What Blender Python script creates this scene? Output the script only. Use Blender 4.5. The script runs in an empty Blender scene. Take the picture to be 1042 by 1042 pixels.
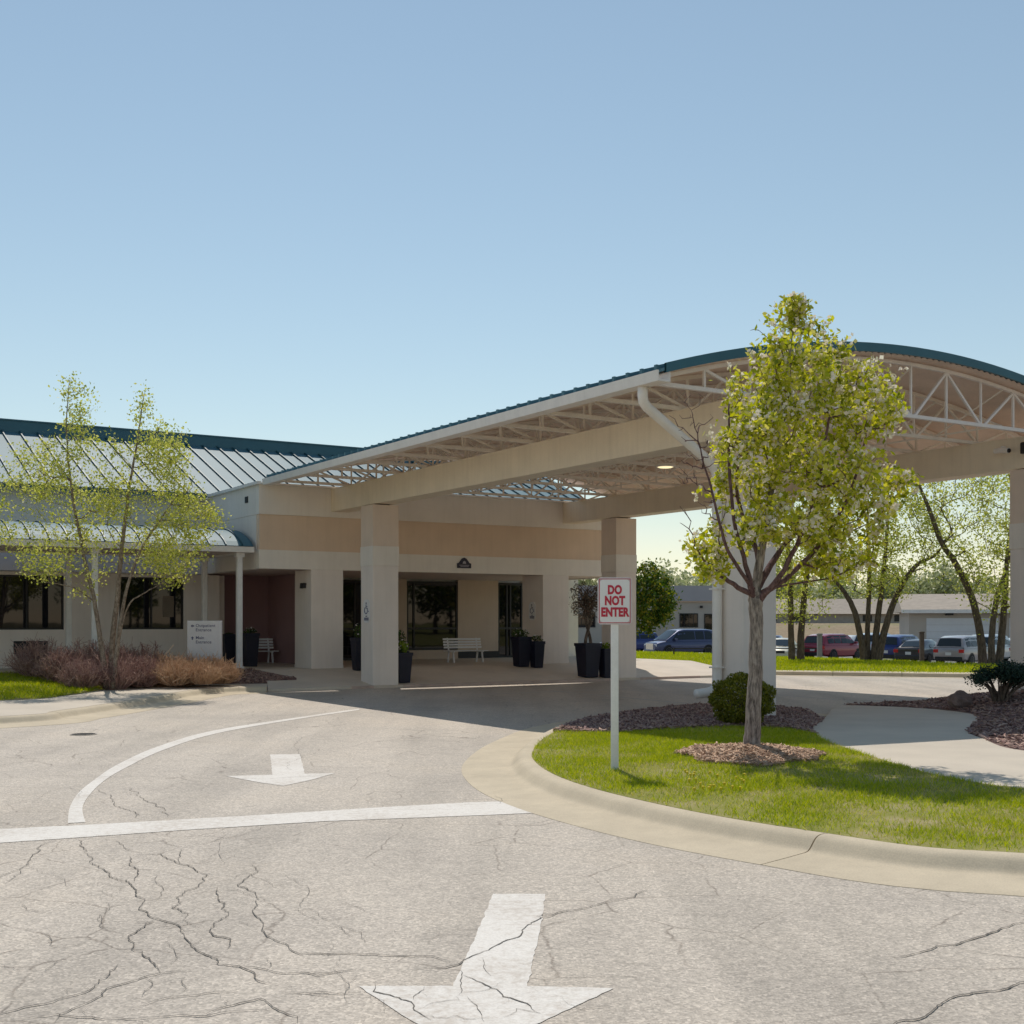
import bpy, bmesh, math, random
import numpy as np
from mathutils import Vector, Matrix
from mathutils.geometry import delaunay_2d_cdt, tessellate_polygon

C = bpy.context.scene.collection
F, CX, HY, H = 1252.0, 521.0, 632.0, 2.0
R = math.radians

def G(px, py, z=0.0):                       # photo pixel -> point on the level z
    Y = (H - z) * F / (py - HY)
    return Vector(((px - CX) / F * Y, Y, z))
def GD(px, Y, z=0.0):                       # photo column at a known distance
    return Vector(((px - CX) / F * Y, Y, z))
OX, OY = -4.155, 36.76
UV = R(31.82)
cv, sv = math.cos(UV), math.sin(UV)
def AB(a, b, z=0.0):                        # building frame: a along the front, b into the building
    return Vector((OX + cv * a - sv * b, OY + sv * a + cv * b, z))

# ------------------------------------------------------------------ scene objects
def tag(o, label=None, cat=None, group=None, kind=None):
    if label: o['label'] = label
    if cat: o['category'] = cat
    if group: o['group'] = group
    if kind: o['kind'] = kind
    return o
def empty(name, loc=(0, 0, 0), rz=0.0, label=None, cat=None, group=None):
    o = bpy.data.objects.new(name, None)
    C.objects.link(o)
    o.location = loc
    o.rotation_euler = (0, 0, rz)
    o.empty_display_size = 0.2
    return tag(o, label, cat, group)
def link(name, me, parent=None, loc=None, rz=0.0):
    o = bpy.data.objects.new(name, me)
    C.objects.link(o)
    if parent: o.parent = parent
    if loc is not None: o.location = loc
    if rz: o.rotation_euler = (0, 0, rz)
    return o
def copy_tree(o, parent=None):
    c = o.copy()
    C.objects.link(c)
    c.parent = parent
    for ch in o.children:
        copy_tree(ch, c)
    return c

class MB:
    def __init__(s):
        s.v, s.f, s.m, s.cur = [], [], [], 0
    def add(s, vs, fs):
        k = len(s.v)
        s.v += [tuple(p) for p in vs]
        s.f += [tuple(i + k for i in f) for f in fs]
        s.m += [s.cur] * len(fs)
        return s
    def box(s, x0, x1, y0, y1, z0, z1):
        return s.add([(x0, y0, z0), (x1, y0, z0), (x1, y1, z0), (x0, y1, z0), (x0, y0, z1), (x1, y0, z1), (x1, y1, z1), (x0, y1, z1)],
                     [(3, 2, 1, 0), (4, 5, 6, 7), (0, 1, 5, 4), (1, 2, 6, 5), (2, 3, 7, 6), (3, 0, 4, 7)])
    def cbox(s, c, d):
        return s.box(c[0] - d[0] / 2, c[0] + d[0] / 2, c[1] - d[1] / 2, c[1] + d[1] / 2, c[2] - d[2] / 2, c[2] + d[2] / 2)
    def bevbox(s, x0, x1, y0, y1, z0, z1, r):
        # box with chamfered vertical and top edges
        def ring(i, z): return [(x0 + i + r, y0 + i, z), (x1 - i - r, y0 + i, z), (x1 - i, y0 + i + r, z), (x1 - i, y1 - i - r, z), (x1 - i - r, y1 - i, z), (x0 + i + r, y1 - i, z), (x0 + i, y1 - i - r, z), (x0 + i, y0 + i + r, z)]
        vs = ring(0, z0) + ring(0, z1 - r) + ring(r * .7, z1)
        fs = [tuple(range(7, -1, -1)), tuple(range(16, 24))]
        for q in (0, 8):
            fs += [(q + i, q + (i + 1) % 8, q + 8 + (i + 1) % 8, q + 8 + i) for i in range(8)]
        return s.add(vs, fs)
    def bar(s, p, q, w, h=None, up=(0, 0, 1)):
        p, q = Vector(p), Vector(q)
        h = h or w
        d = (q - p).normalized()
        u = Vector(up)
        if abs(d.dot(u)) > .98: u = Vector((1, 0, 0))
        x = d.cross(u).normalized() * w / 2
        y = x.cross(d).normalized() * h / 2
        vs = [p - x - y, p + x - y, p + x + y, p - x + y, q - x - y, q + x - y, q + x + y, q - x + y]
        return s.add(vs, [(3, 2, 1, 0), (4, 5, 6, 7), (0, 1, 5, 4), (1, 2, 6, 5), (2, 3, 7, 6), (3, 0, 4, 7)])
    def tube(s, pts, rad, n=8, caps=True):
        pts = [Vector(p) for p in pts]
        if not hasattr(rad, '__len__'): rad = [rad] * len(pts)
        vs, fs = [], []
        ref = None
        for i, p in enumerate(pts):
            d = (pts[min(i + 1, len(pts) - 1)] - pts[max(i - 1, 0)])
            if d.length < 1e-9: d = Vector((0, 0, 1))
            d.normalize()
            if ref is None or abs(ref.dot(d)) > .95:
                ref = Vector((1, 0, 0)) if abs(d.x) < .8 else Vector((0, 1, 0))
            x = (ref - d * ref.dot(d)).normalized()
            ref = x
            y = d.cross(x)
            for k in range(n):
                t = 2 * math.pi * k / n
                vs.append(p + (x * math.cos(t) + y * math.sin(t)) * rad[i])
        for i in range(len(pts) - 1):
            for k in range(n):
                fs.append((i * n + k, i * n + (k + 1) % n, (i + 1) * n + (k + 1) % n, (i + 1) * n + k))
        if caps:
            fs.append(tuple(range(n - 1, -1, -1)))
            fs.append(tuple(range((len(pts) - 1) * n, len(pts) * n)))
        return s.add(vs, fs)
    def lathe(s, prof, n=16, c=(0, 0), sq=False):
        vs, fs = [], []
        for r, z in prof:
            for k in range(n):
                t = 2 * math.pi * (k + .5) / n
                vs.append((c[0] + r * math.cos(t), c[1] + r * math.sin(t), z))
        for i in range(len(prof) - 1):
            for k in range(n):
                fs.append((i * n + k, i * n + (k + 1) % n, (i + 1) * n + (k + 1) % n, (i + 1) * n + k))
        fs.append(tuple(range(n - 1, -1, -1)))
        fs.append(tuple(range((len(prof) - 1) * n, len(prof) * n)))
        return s.add(vs, fs)
    def prism(s, poly, z0, z1):
        n = len(poly)
        vs = [(p[0], p[1], z0) for p in poly] + [(p[0], p[1], z1) for p in poly]
        return s.add(vs, [tuple(range(n - 1, -1, -1)), tuple(range(n, 2 * n))] + [(i, (i + 1) % n, n + (i + 1) % n, n + i) for i in range(n)])
    def extr(s, poly, d0, d1, axis):
        # polygon given in the plane normal to axis (0: y,z  1: x,z) extruded along axis
        n = len(poly)
        mk = (lambda p, d: (d, p[0], p[1])) if axis == 0 else (lambda p, d: (p[0], d, p[1]))
        vs = [mk(p, d0) for p in poly] + [mk(p, d1) for p in poly]
        return s.add(vs, [tuple(range(n - 1, -1, -1)), tuple(range(n, 2 * n))] + [(i, (i + 1) % n, n + (i + 1) % n, n + i) for i in range(n)])
    def mesh(s, name, mats, smooth=False, fix=True):
        me = bpy.data.meshes.new(name)
        me.from_pydata(s.v, [], s.f)
        if not isinstance(mats, (list, tuple)): mats = [mats]
        for m in mats: me.materials.append(m)
        if len(mats) > 1: me.polygons.foreach_set('material_index', s.m)
        if fix:
            bm = bmesh.new(); bm.from_mesh(me)
            bmesh.ops.recalc_face_normals(bm, faces=bm.faces)
            bm.to_mesh(me); bm.free()
        if smooth: me.polygons.foreach_set('use_smooth', [True] * len(me.polygons))
        me.update()
        return me
    def build(s, name, mats, parent=None, loc=None, rz=0.0, smooth=False, fix=True):
        return link(name, s.mesh(name, mats, smooth, fix), parent, loc, rz)

def np_mesh(name, verts, faces, mat, smooth=False):          # verts (n,3), faces (m,k)
    me = bpy.data.meshes.new(name)
    nv, (nf, k) = len(verts), faces.shape
    me.vertices.add(nv); me.vertices.foreach_set('co', np.asarray(verts, np.float32).ravel())
    me.loops.add(nf * k); me.loops.foreach_set('vertex_index', faces.astype(np.int32).ravel())
    me.polygons.add(nf); me.polygons.foreach_set('loop_start', np.arange(0, nf * k, k, dtype=np.int32))
    me.update(calc_edges=True)
    for m in (mat if isinstance(mat, (list, tuple)) else [mat]): me.materials.append(m)
    if smooth: me.polygons.foreach_set('use_smooth', [True] * nf)
    return me

# ------------------------------------------------------------------ materials
def nodes(m):
    m.use_nodes = True
    nt = m.node_tree
    return nt, nt.nodes['Principled BSDF']
def mix_col(nt, fac, a, b):
    n = nt.nodes.new('ShaderNodeMix'); n.data_type = 'RGBA'
    if isinstance(fac, (int, float)): n.inputs[0].default_value = fac
    else: nt.links.new(fac, n.inputs[0])
    for i, c in ((6, a), (7, b)):
        if isinstance(c, tuple): n.inputs[i].default_value = (*c, 1)
        else: nt.links.new(c, n.inputs[i])
    return n.outputs[2]
def noise(nt, scale, detail=3, rough=.55, vec=None, kind='noise'):
    if kind == 'noise':
        n = nt.nodes.new('ShaderNodeTexNoise'); n.inputs['Detail'].default_value = detail; n.inputs['Roughness'].default_value = rough
    else:
        n = nt.nodes.new('ShaderNodeTexVoronoi')
    n.inputs['Scale'].default_value = scale
    if vec: nt.links.new(vec, n.inputs['Vector'])
    return n
def ramp(nt, fac, stops):
    n = nt.nodes.new('ShaderNodeValToRGB')
    nt.links.new(fac, n.inputs[0])
    e = n.color_ramp.elements
    while len(e) < len(stops): e.new(.5)
    for el, (p, c) in zip(e, stops):
        el.position = p
        el.color = (*c, 1) if isinstance(c, tuple) else (c, c, c, 1)
    return n.outputs[0]
def objvec(nt, scale=None):
    t = nt.nodes.new('ShaderNodeTexCoord')
    if not scale: return t.outputs['Object']
    mp = nt.nodes.new('ShaderNodeMapping'); mp.inputs['Scale'].default_value = scale
    nt.links.new(t.outputs['Object'], mp.inputs[0])
    return mp.outputs[0]
def mat(name, col, rough=.6, metal=0.0, var=.12, vscale=2.0, fine=.06, fscale=40.0, bump=0.0, bscale=60.0, spec=.5, streak=0.0, coat=0.0):
    m = bpy.data.materials.new(name)
    nt, p = nodes(m)
    v = objvec(nt)
    d = tuple(c * (1 - var) for c in col); l = tuple(min(1, c * (1 + var)) for c in col)
    c = mix_col(nt, ramp(nt, noise(nt, vscale, 4, vec=v).outputs[0], [(.3, 0.0), (.7, 1.0)]), d, l)
    if fine:
        d2 = mix_col(nt, ramp(nt, noise(nt, fscale, 2, vec=v).outputs[0], [(.35, 0.0), (.65, 1.0)]), (1 - fine,) * 3, (1.0,) * 3)
        mm = nt.nodes.new('ShaderNodeMix'); mm.data_type = 'RGBA'; mm.blend_type = 'MULTIPLY'; mm.inputs[0].default_value = 1
        nt.links.new(c, mm.inputs[6]); nt.links.new(d2, mm.inputs[7]); c = mm.outputs[2]
    if streak:
        sv_ = objvec(nt, (6, 6, .35))
        d3 = mix_col(nt, ramp(nt, noise(nt, 1.3, 5, vec=sv_).outputs[0], [(.45, 0.0), (.75, 1.0)]), (1.0,) * 3, (1 - streak, 1 - streak * 1.05, 1 - streak * 1.1))
        mm = nt.nodes.new('ShaderNodeMix'); mm.data_type = 'RGBA'; mm.blend_type = 'MULTIPLY'; mm.inputs[0].default_value = 1
        nt.links.new(c, mm.inputs[6]); nt.links.new(d3, mm.inputs[7]); c = mm.outputs[2]
    nt.links.new(c, p.inputs['Base Color'])
    p.inputs['Roughness'].default_value = rough
    p.inputs['Metallic'].default_value = metal
    p.inputs['Specular IOR Level'].default_value = spec
    if coat: p.inputs['Coat Weight'].default_value = coat; p.inputs['Coat Roughness'].default_value = .05
    if bump:
        b = nt.nodes.new('ShaderNodeBump'); b.inputs['Strength'].default_value = bump; b.inputs['Distance'].default_value = .01
        nt.links.new(noise(nt, bscale, 3, vec=v).outputs[0], b.inputs['Height'])
        nt.links.new(b.outputs[0], p.inputs['Normal'])
    return m
def leaf_mat(name, cols, trans=.5, rough=.5):
    m = bpy.data.materials.new(name)
    nt, p = nodes(m)
    g = nt.nodes.new('ShaderNodeNewGeometry')
    c = ramp(nt, g.outputs['Random Per Island'], [(i / max(1, len(cols) - 1), c) for i, c in enumerate(cols)])
    nt.links.new(c, p.inputs['Base Color'])
    p.inputs['Roughness'].default_value = rough
    p.inputs['Specular IOR Level'].default_value = .3
    if trans:
        t = nt.nodes.new('ShaderNodeBsdfTranslucent')
        h = nt.nodes.new('ShaderNodeHueSaturation'); h.inputs['Saturation'].default_value = 1.15; h.inputs['Value'].default_value = 1.15
        nt.links.new(c, h.inputs['Color']); nt.links.new(h.outputs[0], t.inputs['Color'])
        mx = nt.nodes.new('ShaderNodeMixShader'); mx.inputs[0].default_value = trans
        nt.links.new(p.outputs[0], mx.inputs[1]); nt.links.new(t.outputs[0], mx.inputs[2])
        nt.links.new(mx.outputs[0], nt.nodes['Material Output'].inputs['Surface'])
    return m
def asphalt_mat(name, base, contrast=1.0, crazed=False):
    m = bpy.data.materials.new(name)
    nt, p = nodes(m)
    v = objvec(nt)
    vo = noise(nt, 62, vec=v, kind='vor')
    sep = nt.nodes.new('ShaderNodeSeparateColor'); nt.links.new(vo.outputs['Color'], sep.inputs[0])
    k = contrast
    c1 = ramp(nt, sep.outputs[0], [(0.0, tuple(b * (1 - .42 * k) for b in base)), (.5, base), (.82, tuple(b * (1 + .22 * k) for b in base)), (1.0, tuple(min(.9, b * (1 + .6 * k)) for b in base))])
    d = noise(nt, .28, 6, .65, vec=v)
    c2 = ramp(nt, d.outputs[0], [(.3, (.83, .83, .84)), (.5, (1, 1, 1)), (.72, (1.08, 1.06, 1.03))])
    lane = noise(nt, 1.0, 3, .5, vec=objvec(nt, (1.1, .10, 1)))
    c3 = ramp(nt, lane.outputs[0], [(.35, .86), (.6, 1.04)])
    sm = noise(nt, 9, 4, .7, vec=v)
    c4 = ramp(nt, sm.outputs[0], [(.3, .90), (.65, 1.05)])
    c = c1
    spot = ramp(nt, noise(nt, 1.7, 5, .7, vec=v).outputs[0], [(.64, 1.0), (.72, .84)])
    layers = [c2, c3, c4, spot]
    if crazed:                                           # fine net of hair cracks where the surface is worn
        dn = noise(nt, 2.2, 4, .6, vec=v)
        ad = nt.nodes.new('ShaderNodeMix'); ad.data_type = 'RGBA'; ad.inputs[0].default_value = .16
        nt.links.new(v, ad.inputs[6]); nt.links.new(dn.outputs['Color'], ad.inputs[7])
        ve = nt.nodes.new('ShaderNodeTexVoronoi'); ve.feature = 'DISTANCE_TO_EDGE'; ve.inputs['Scale'].default_value = 1.15
        nt.links.new(ad.outputs[2], ve.inputs['Vector'])
        e = ramp(nt, ve.outputs['Distance'], [(0.0, 1.0), (.012, 0.0)])
        mk = ramp(nt, noise(nt, .33, 3, .6, vec=v).outputs[0], [(.40, 0.0), (.52, 1.0)])
        br = ramp(nt, noise(nt, 3.1, 3, .6, vec=v).outputs[0], [(.38, 0.0), (.50, 1.0)])
        f1 = nt.nodes.new('ShaderNodeMath'); f1.operation = 'MULTIPLY'; nt.links.new(e, f1.inputs[0]); nt.links.new(mk, f1.inputs[1])
        f2 = nt.nodes.new('ShaderNodeMath'); f2.operation = 'MULTIPLY'; nt.links.new(f1.outputs[0], f2.inputs[0]); nt.links.new(br, f2.inputs[1])
        layers.append(mix_col(nt, f2.outputs[0], (1.0, 1.0, 1.0), (.50, .47, .45)))
    for x in layers:
        mm = nt.nodes.new('ShaderNodeMix'); mm.data_type = 'RGBA'; mm.blend_type = 'MULTIPLY'; mm.inputs[0].default_value = 1
        nt.links.new(c, mm.inputs[6]); nt.links.new(x, mm.inputs[7]); c = mm.outputs[2]
    nt.links.new(c, p.inputs['Base Color'])
    p.inputs['Roughness'].default_value = .68
    p.inputs['Specular IOR Level'].default_value = .45
    b = nt.nodes.new('ShaderNodeBump'); b.inputs['Strength'].default_value = .5; b.inputs['Distance'].default_value = .006
    nt.links.new(vo.outputs['Distance'], b.inputs['Height']); nt.links.new(b.outputs[0], p.inputs['Normal'])
    return m
def paint_mat(name, base, under):
    m = bpy.data.materials.new(name)
    nt, p = nodes(m)
    v = objvec(nt)
    n1 = noise(nt, 14, 6, .75, vec=v)
    n2 = noise(nt, 1.1, 3, .5, vec=v)
    ad = nt.nodes.new('ShaderNodeMath'); ad.operation = 'MULTIPLY_ADD'; ad.inputs[1].default_value = .5
    nt.links.new(n2.outputs[0], ad.inputs[0]); nt.links.new(n1.outputs[0], ad.inputs[2])
    f = ramp(nt, ad.outputs[0], [(.66, .04), (.78, .30), (.92, .85)])
    b2 = mix_col(nt, ramp(nt, noise(nt, 60, 2, vec=v).outputs[0], [(.35, 0.0), (.6, 1.0)]), tuple(x * .86 for x in base), base)
    nt.links.new(mix_col(nt, f, b2, under), p.inputs['Base Color'])
    p.inputs['Roughness'].default_value = .75
    return m
def glass_mat(name, col=(.008, .008, .012), rough=.02):
    m = bpy.data.materials.new(name)
    nt, p = nodes(m)
    p.inputs['Base Color'].default_value = (*col, 1)
    p.inputs['Roughness'].default_value = rough
    p.inputs['Specular IOR Level'].default_value = .42
    v = objvec(nt)
    b = nt.nodes.new('ShaderNodeBump'); b.inputs['Strength'].default_value = .04; b.inputs['Distance'].default_value = .02
    nt.links.new(noise(nt, 1.2, 1, vec=v).outputs[0], b.inputs['Height']); nt.links.new(b.outputs[0], p.inputs['Normal'])
    return m
def ground_mat(name, stops, scale=3, fscale=60, bump=.4):
    m = bpy.data.materials.new(name)
    nt, p = nodes(m)
    v = objvec(nt)
    c = ramp(nt, noise(nt, scale, 6, .65, vec=v).outputs[0], stops)
    f = ramp(nt, noise(nt, fscale, 2, vec=v).outputs[0], [(.3, .72), (.7, 1.15)])
    mm = nt.nodes.new('ShaderNodeMix'); mm.data_type = 'RGBA'; mm.blend_type = 'MULTIPLY'; mm.inputs[0].default_value = 1
    nt.links.new(c, mm.inputs[6]); nt.links.new(f, mm.inputs[7])
    nt.links.new(mm.outputs[2], p.inputs['Base Color'])
    p.inputs['Roughness'].default_value = .95
    p.inputs['Specular IOR Level'].default_value = .1
    b = nt.nodes.new('ShaderNodeBump'); b.inputs['Strength'].default_value = bump; b.inputs['Distance'].default_value = .03
    nt.links.new(noise(nt, fscale, 3, vec=v).outputs[0], b.inputs['Height']); nt.links.new(b.outputs[0], p.inputs['Normal'])
    return m
def bark_mat(name, dark, light, scale=(9, 9, 2.2)):
    m = bpy.data.materials.new(name)
    nt, p = nodes(m)
    v = objvec(nt, scale)
    n = noise(nt, 2.2, 6, .7, vec=v)
    nt.links.new(ramp(nt, n.outputs[0], [(.32, dark), (.5, tuple((a + b) / 2 for a, b in zip(dark, light))), (.66, light)]), p.inputs['Base Color'])
    p.inputs['Roughness'].default_value = .9
    p.inputs['Specular IOR Level'].default_value = .15
    b = nt.nodes.new('ShaderNodeBump'); b.inputs['Strength'].default_value = .9; b.inputs['Distance'].default_value = .02
    nt.links.new(n.outputs[0], b.inputs['Height']); nt.links.new(b.outputs[0], p.inputs['Normal'])
    return m

M = {}
M['asphalt'] = asphalt_mat('aged_asphalt', (.52, .452, .378), .66, True)
M['lot'] = asphalt_mat('lot_asphalt', (.21, .20, .19))
M['paint'] = paint_mat('road_paint', (.84, .79, .725), (.56, .49, .42))
M['crack'] = mat('crack_filler', (.17, .15, .13), .95, var=.3, vscale=8)
M['concrete'] = mat('kerb_concrete', (.63, .53, .385), .85, var=.10, vscale=1.5, fine=.13, fscale=70, bump=.25, bscale=120, streak=.06)
M['walk'] = mat('walk_concrete', (.63, .55, .45), .85, var=.08, vscale=.9, fine=.10, fscale=60, bump=.15, bscale=90)
M['porch'] = mat('porch_concrete', (.68, .59, .49), .8, var=.08, vscale=1.0, fine=.08, fscale=40)
M['lawn'] = ground_mat('lawn_soil', [(.28, (.22, .24, .05)), (.5, (.32, .31, .09)), (.68, (.46, .38, .22))], 1.3, 90)
M['mulch'] = ground_mat('mulch_bed', [(.3, (.17, .11, .10)), (.55, (.28, .19, .17)), (.75, (.38, .28, .23))], 9, 60, .8)
M['field'] = ground_mat('dry_field', [(.3, (.20, .17, .085)), (.5, (.27, .22, .13)), (.7, (.17, .20, .06))], .06, 3, .2)
M['bank'] = ground_mat('grass_bank', [(.3, (.30, .22, .15)), (.55, (.34, .27, .18)), (.75, (.22, .24, .09))], .12, 3, .2)
M['blade'] = leaf_mat('grass_blade', [(.20, .29, .012), (.34, .42, .018), (.48, .52, .03), (.58, .56, .06)], .5)
M['chip'] = leaf_mat('mulch_chip', [(.15, .085, .075), (.30, .185, .165), (.42, .27, .23), (.56, .40, .32), (.22, .14, .14)], 0, .9)
M['chip_light'] = leaf_mat('mulch_chip_light', [(.40, .24, .155), (.54, .36, .25), (.64, .46, .33), (.30, .18, .125)], 0, .9)
M['white'] = mat('white_trim', (.84, .80, .76), .5, var=.04, vscale=3, fine=.03, streak=.05)
M['post_white'] = mat('white_post', (.82, .81, .81), .55, var=.05, vscale=5, fine=.04, streak=.08)
M['cream'] = mat('cream_stucco', (.85, .79, .72), .9, var=.04, vscale=1.2, fine=.05, fscale=90, bump=.12, bscale=140, streak=.05)
M['tan'] = mat('tan_stucco', (.78, .60, .455), .9, var=.04, vscale=1.2, fine=.05, fscale=90, bump=.12, bscale=140, streak=.05)
M['column_tan'] = mat('column_stucco', (.80, .66, .55), .9, var=.04, vscale=1.2, fine=.05, fscale=90, bump=.12, bscale=140, streak=.05)
M['rose'] = mat('rose_stucco', (.84, .76, .70), .9, var=.04, vscale=1.2, fine=.05, fscale=90, bump=.12, bscale=140, streak=.05)
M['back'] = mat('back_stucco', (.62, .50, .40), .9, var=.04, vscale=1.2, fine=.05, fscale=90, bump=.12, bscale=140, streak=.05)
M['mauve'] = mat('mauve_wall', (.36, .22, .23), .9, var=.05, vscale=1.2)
M['soffit'] = mat('soffit_paint', (.74, .62, .56), .85, var=.03)
M['beam'] = mat('beam_paint', (.85, .75, .60), .65, var=.05, vscale=1.5, fine=.04, streak=.07)
M['steel'] = mat('joist_paint', (.84, .78, .70), .6, var=.06, vscale=4)
M['steel_white'] = mat('front_truss_paint', (.82, .77, .74), .55, var=.05, vscale=4)
M['deck'] = mat('deck_underside', (.84, .70, .60), .7, var=.08, vscale=1.2, streak=.04)
M['teal'] = mat('teal_metal', (.032, .125, .17), .45, metal=.1, var=.08, vscale=1.5)
M['teal_roof'] = mat('teal_roof_panel', (.09, .195, .24), .55, metal=.0, spec=.24, var=.10, vscale=.5, fine=.04, fscale=8)
M['teal_seam'] = mat('teal_seam', (.018, .085, .11), .5, var=.08)
M['dark'] = mat('dark_frame', (.018, .016, .017), .5, var=.1)
M['vent'] = mat('vent_grille', (.02, .02, .024), .6, var=.2)
M['glass'] = glass_mat('window_glass')
M['interior'] = mat('interior_blind', (.20, .16, .12), .8)
M['planter'] = mat('planter_plastic', (.008, .009, .026), .6, var=.15, vscale=3)
M['soil'] = mat('potting_soil', (.05, .035, .025), .95, var=.3, vscale=20)
M['bench'] = mat('bench_paint', (.89, .90, .93), .5, var=.05)
M['sign_white'] = mat('sign_face', (.80, .79, .79), .45, var=.02, fine=.02)
M['sign_edge'] = mat('sign_edge', (.62, .56, .57), .5, var=.03)
M['red'] = mat('sign_red', (.52, .018, .05), .5, var=.05)
M['sign_grey'] = mat('monument_face', (.62, .62, .66), .5, var=.03)
M['ink'] = mat('sign_ink', (.10, .11, .20), .6, var=.05)
M['navy'] = mat('plaque_navy', (.025, .02, .045), .45, var=.1)
M['plaque_letter'] = mat('plaque_letter', (.40, .37, .42), .5)
M['bark'] = bark_mat('pear_bark', (.045, .035, .035), (.52, .44, .40), (12, 12, 2.4))
M['limb'] = bark_mat('pear_limb', (.07, .038, .042), (.24, .15, .15), (14, 14, 5))
M['bark_dark'] = bark_mat('dark_bark', (.06, .044, .036), (.22, .17, .135))
M['bark_birch'] = bark_mat('birch_bark', (.10, .065, .045), (.40, .33, .265), (8, 8, 5))
M['leaf_pear'] = leaf_mat('pear_leaf', [(.18, .22, .02), (.40, .44, .035), (.56, .57, .06), (.68, .65, .12), (.72, .66, .22)], .5)
M['blossom'] = leaf_mat('pear_blossom', [(.84, .78, .66), (.88, .84, .76), (.84, .74, .66), (.74, .72, .50)], .35)
M['leaf_birch'] = leaf_mat('birch_leaf', [(.38, .43, .07), (.60, .61, .15), (.72, .69, .26), (.34, .40, .06)], .5)
M['leaf_lime'] = leaf_mat('lime_leaf', [(.34, .40, .06), (.48, .52, .11), (.60, .60, .18), (.68, .66, .28)], .6)
M['leaf_round'] = leaf_mat('dark_green_leaf', [(.03, .08, .015), (.08, .15, .02), (.18, .24, .03), (.40, .33, .05)], .3)
M['leaf_yew'] = leaf_mat('yew_leaf', [(.09, .11, .010), (.19, .20, .02), (.32, .29, .04)], .3)
M['leaf_dark'] = leaf_mat('dark_evergreen_leaf', [(.010, .024, .018), (.02, .05, .034), (.045, .085, .055)], .2)
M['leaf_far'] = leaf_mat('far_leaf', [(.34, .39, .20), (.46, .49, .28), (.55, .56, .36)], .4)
M['twig_brown'] = leaf_mat('brown_twig', [(.22, .12, .115), (.38, .23, .20), (.56, .38, .31), (.29, .165, .16)], 0, .9)
M['twig_tan'] = leaf_mat('tan_twig', [(.42, .25, .15), (.62, .40, .26), (.70, .50, .33), (.50, .30, .19)], 0, .9)
M['dandelion'] = mat('dandelion_yellow', (.72, .55, .02), .7)
M['stone'] = mat('boulder_stone', (.24, .17, .15), .9, var=.25, vscale=4, fine=.2, bump=.6, bscale=12)
M['rubber'] = mat('tyre_rubber', (.018, .018, .018), .85, var=.1)
M['rim'] = mat('wheel_rim', (.50, .50, .52), .35, metal=.7, var=.05)
M['car_glass'] = glass_mat('car_glass', (.02, .028, .035), .04)
M['tail'] = mat('tail_lamp', (.55, .02, .02), .25, var=.05)
M['head'] = mat('head_lamp', (.75, .75, .74), .15, var=.03)
M['plate'] = mat('number_plate', (.70, .72, .74), .5, var=.05)
M['chrome'] = mat('chrome_trim', (.70, .70, .72), .2, metal=.9, var=.02)
M['car_black'] = mat('car_plastic', (.02, .02, .022), .6)
M['wall_far'] = mat('far_block_wall', (.52, .46, .40), .9, var=.04, vscale=.4)
M['roof_far'] = mat('far_roof_band', (.42, .40, .42), .8, var=.05, vscale=.3)
M['shingle'] = mat('tan_shingles', (.40, .34, .28), .9, var=.12, vscale=2)
M['garage_door'] = mat('garage_door_white', (.74, .74, .76), .5, var=.03)
M['timber'] = mat('post_timber', (.14, .10, .075), .9, var=.2, vscale=6)
M['grey_post'] = mat('post_grey', (.34, .33, .32), .9, var=.1, vscale=6)
M['iron'] = mat('cast_iron', (.36, .32, .275), .8, var=.2, vscale=20)
m = bpy.data.materials.new('lit_lamp'); nt, p = nodes(m)
p.inputs['Base Color'].default_value = (.8, .75, .5, 1); p.inputs['Emission Color'].default_value = (1, .85, .5, 1); p.inputs['Emission Strength'].default_value = .8
M['lamp'] = m
def car_paint(name, col):
    return mat(name, col, .35, metal=.3, var=.03, fine=.02, coat=.7)
# ------------------------------------------------------------------ helpers for land
rng = np.random.default_rng(7)
def catmull(pts, n=8, closed=False):
    P = [Vector(p) for p in pts]
    out = []
    L = len(P)
    for i in range(L if closed else L - 1):
        g = (lambda k: P[k % L]) if closed else (lambda k: P[max(0, min(L - 1, k))])
        p0, p1, p2, p3 = g(i - 1), g(i), g(i + 1), g(i + 2)
        for k in range(n):
            t = k / n
            out.append(.5 * ((2 * p1) + (p2 - p0) * t + (2 * p0 - 5 * p1 + 4 * p2 - p3) * t * t + (3 * p1 - p0 - 3 * p2 + p3) * t ** 3))
    if not closed: out.append(P[-1].copy())
    return out
def inside(px, py, poly):
    px, py = np.asarray(px), np.asarray(py)
    r = np.zeros(px.shape, bool)
    n = len(poly)
    for i in range(n):
        x0, y0 = poly[i][0], poly[i][1]; x1, y1 = poly[(i + 1) % n][0], poly[(i + 1) % n][1]
        if y0 == y1: continue
        c = ((y0 > py) != (y1 > py)) & (px < (x1 - x0) * (py - y0) / (y1 - y0) + x0)
        r ^= c
    return r
def sample(poly, n, dens=None):
    xs = [p[0] for p in poly]; ys = [p[1] for p in poly]
    out = np.zeros((0, 2))
    while len(out) < n:
        q = rng.random((n * 2, 2)) * [max(xs) - min(xs), max(ys) - min(ys)] + [min(xs), min(ys)]
        q = q[inside(q[:, 0], q[:, 1], poly)]
        if dens is not None: q = q[rng.random(len(q)) < dens(q)]
        out = np.vstack([out, q])
    return out[:n]
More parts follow.
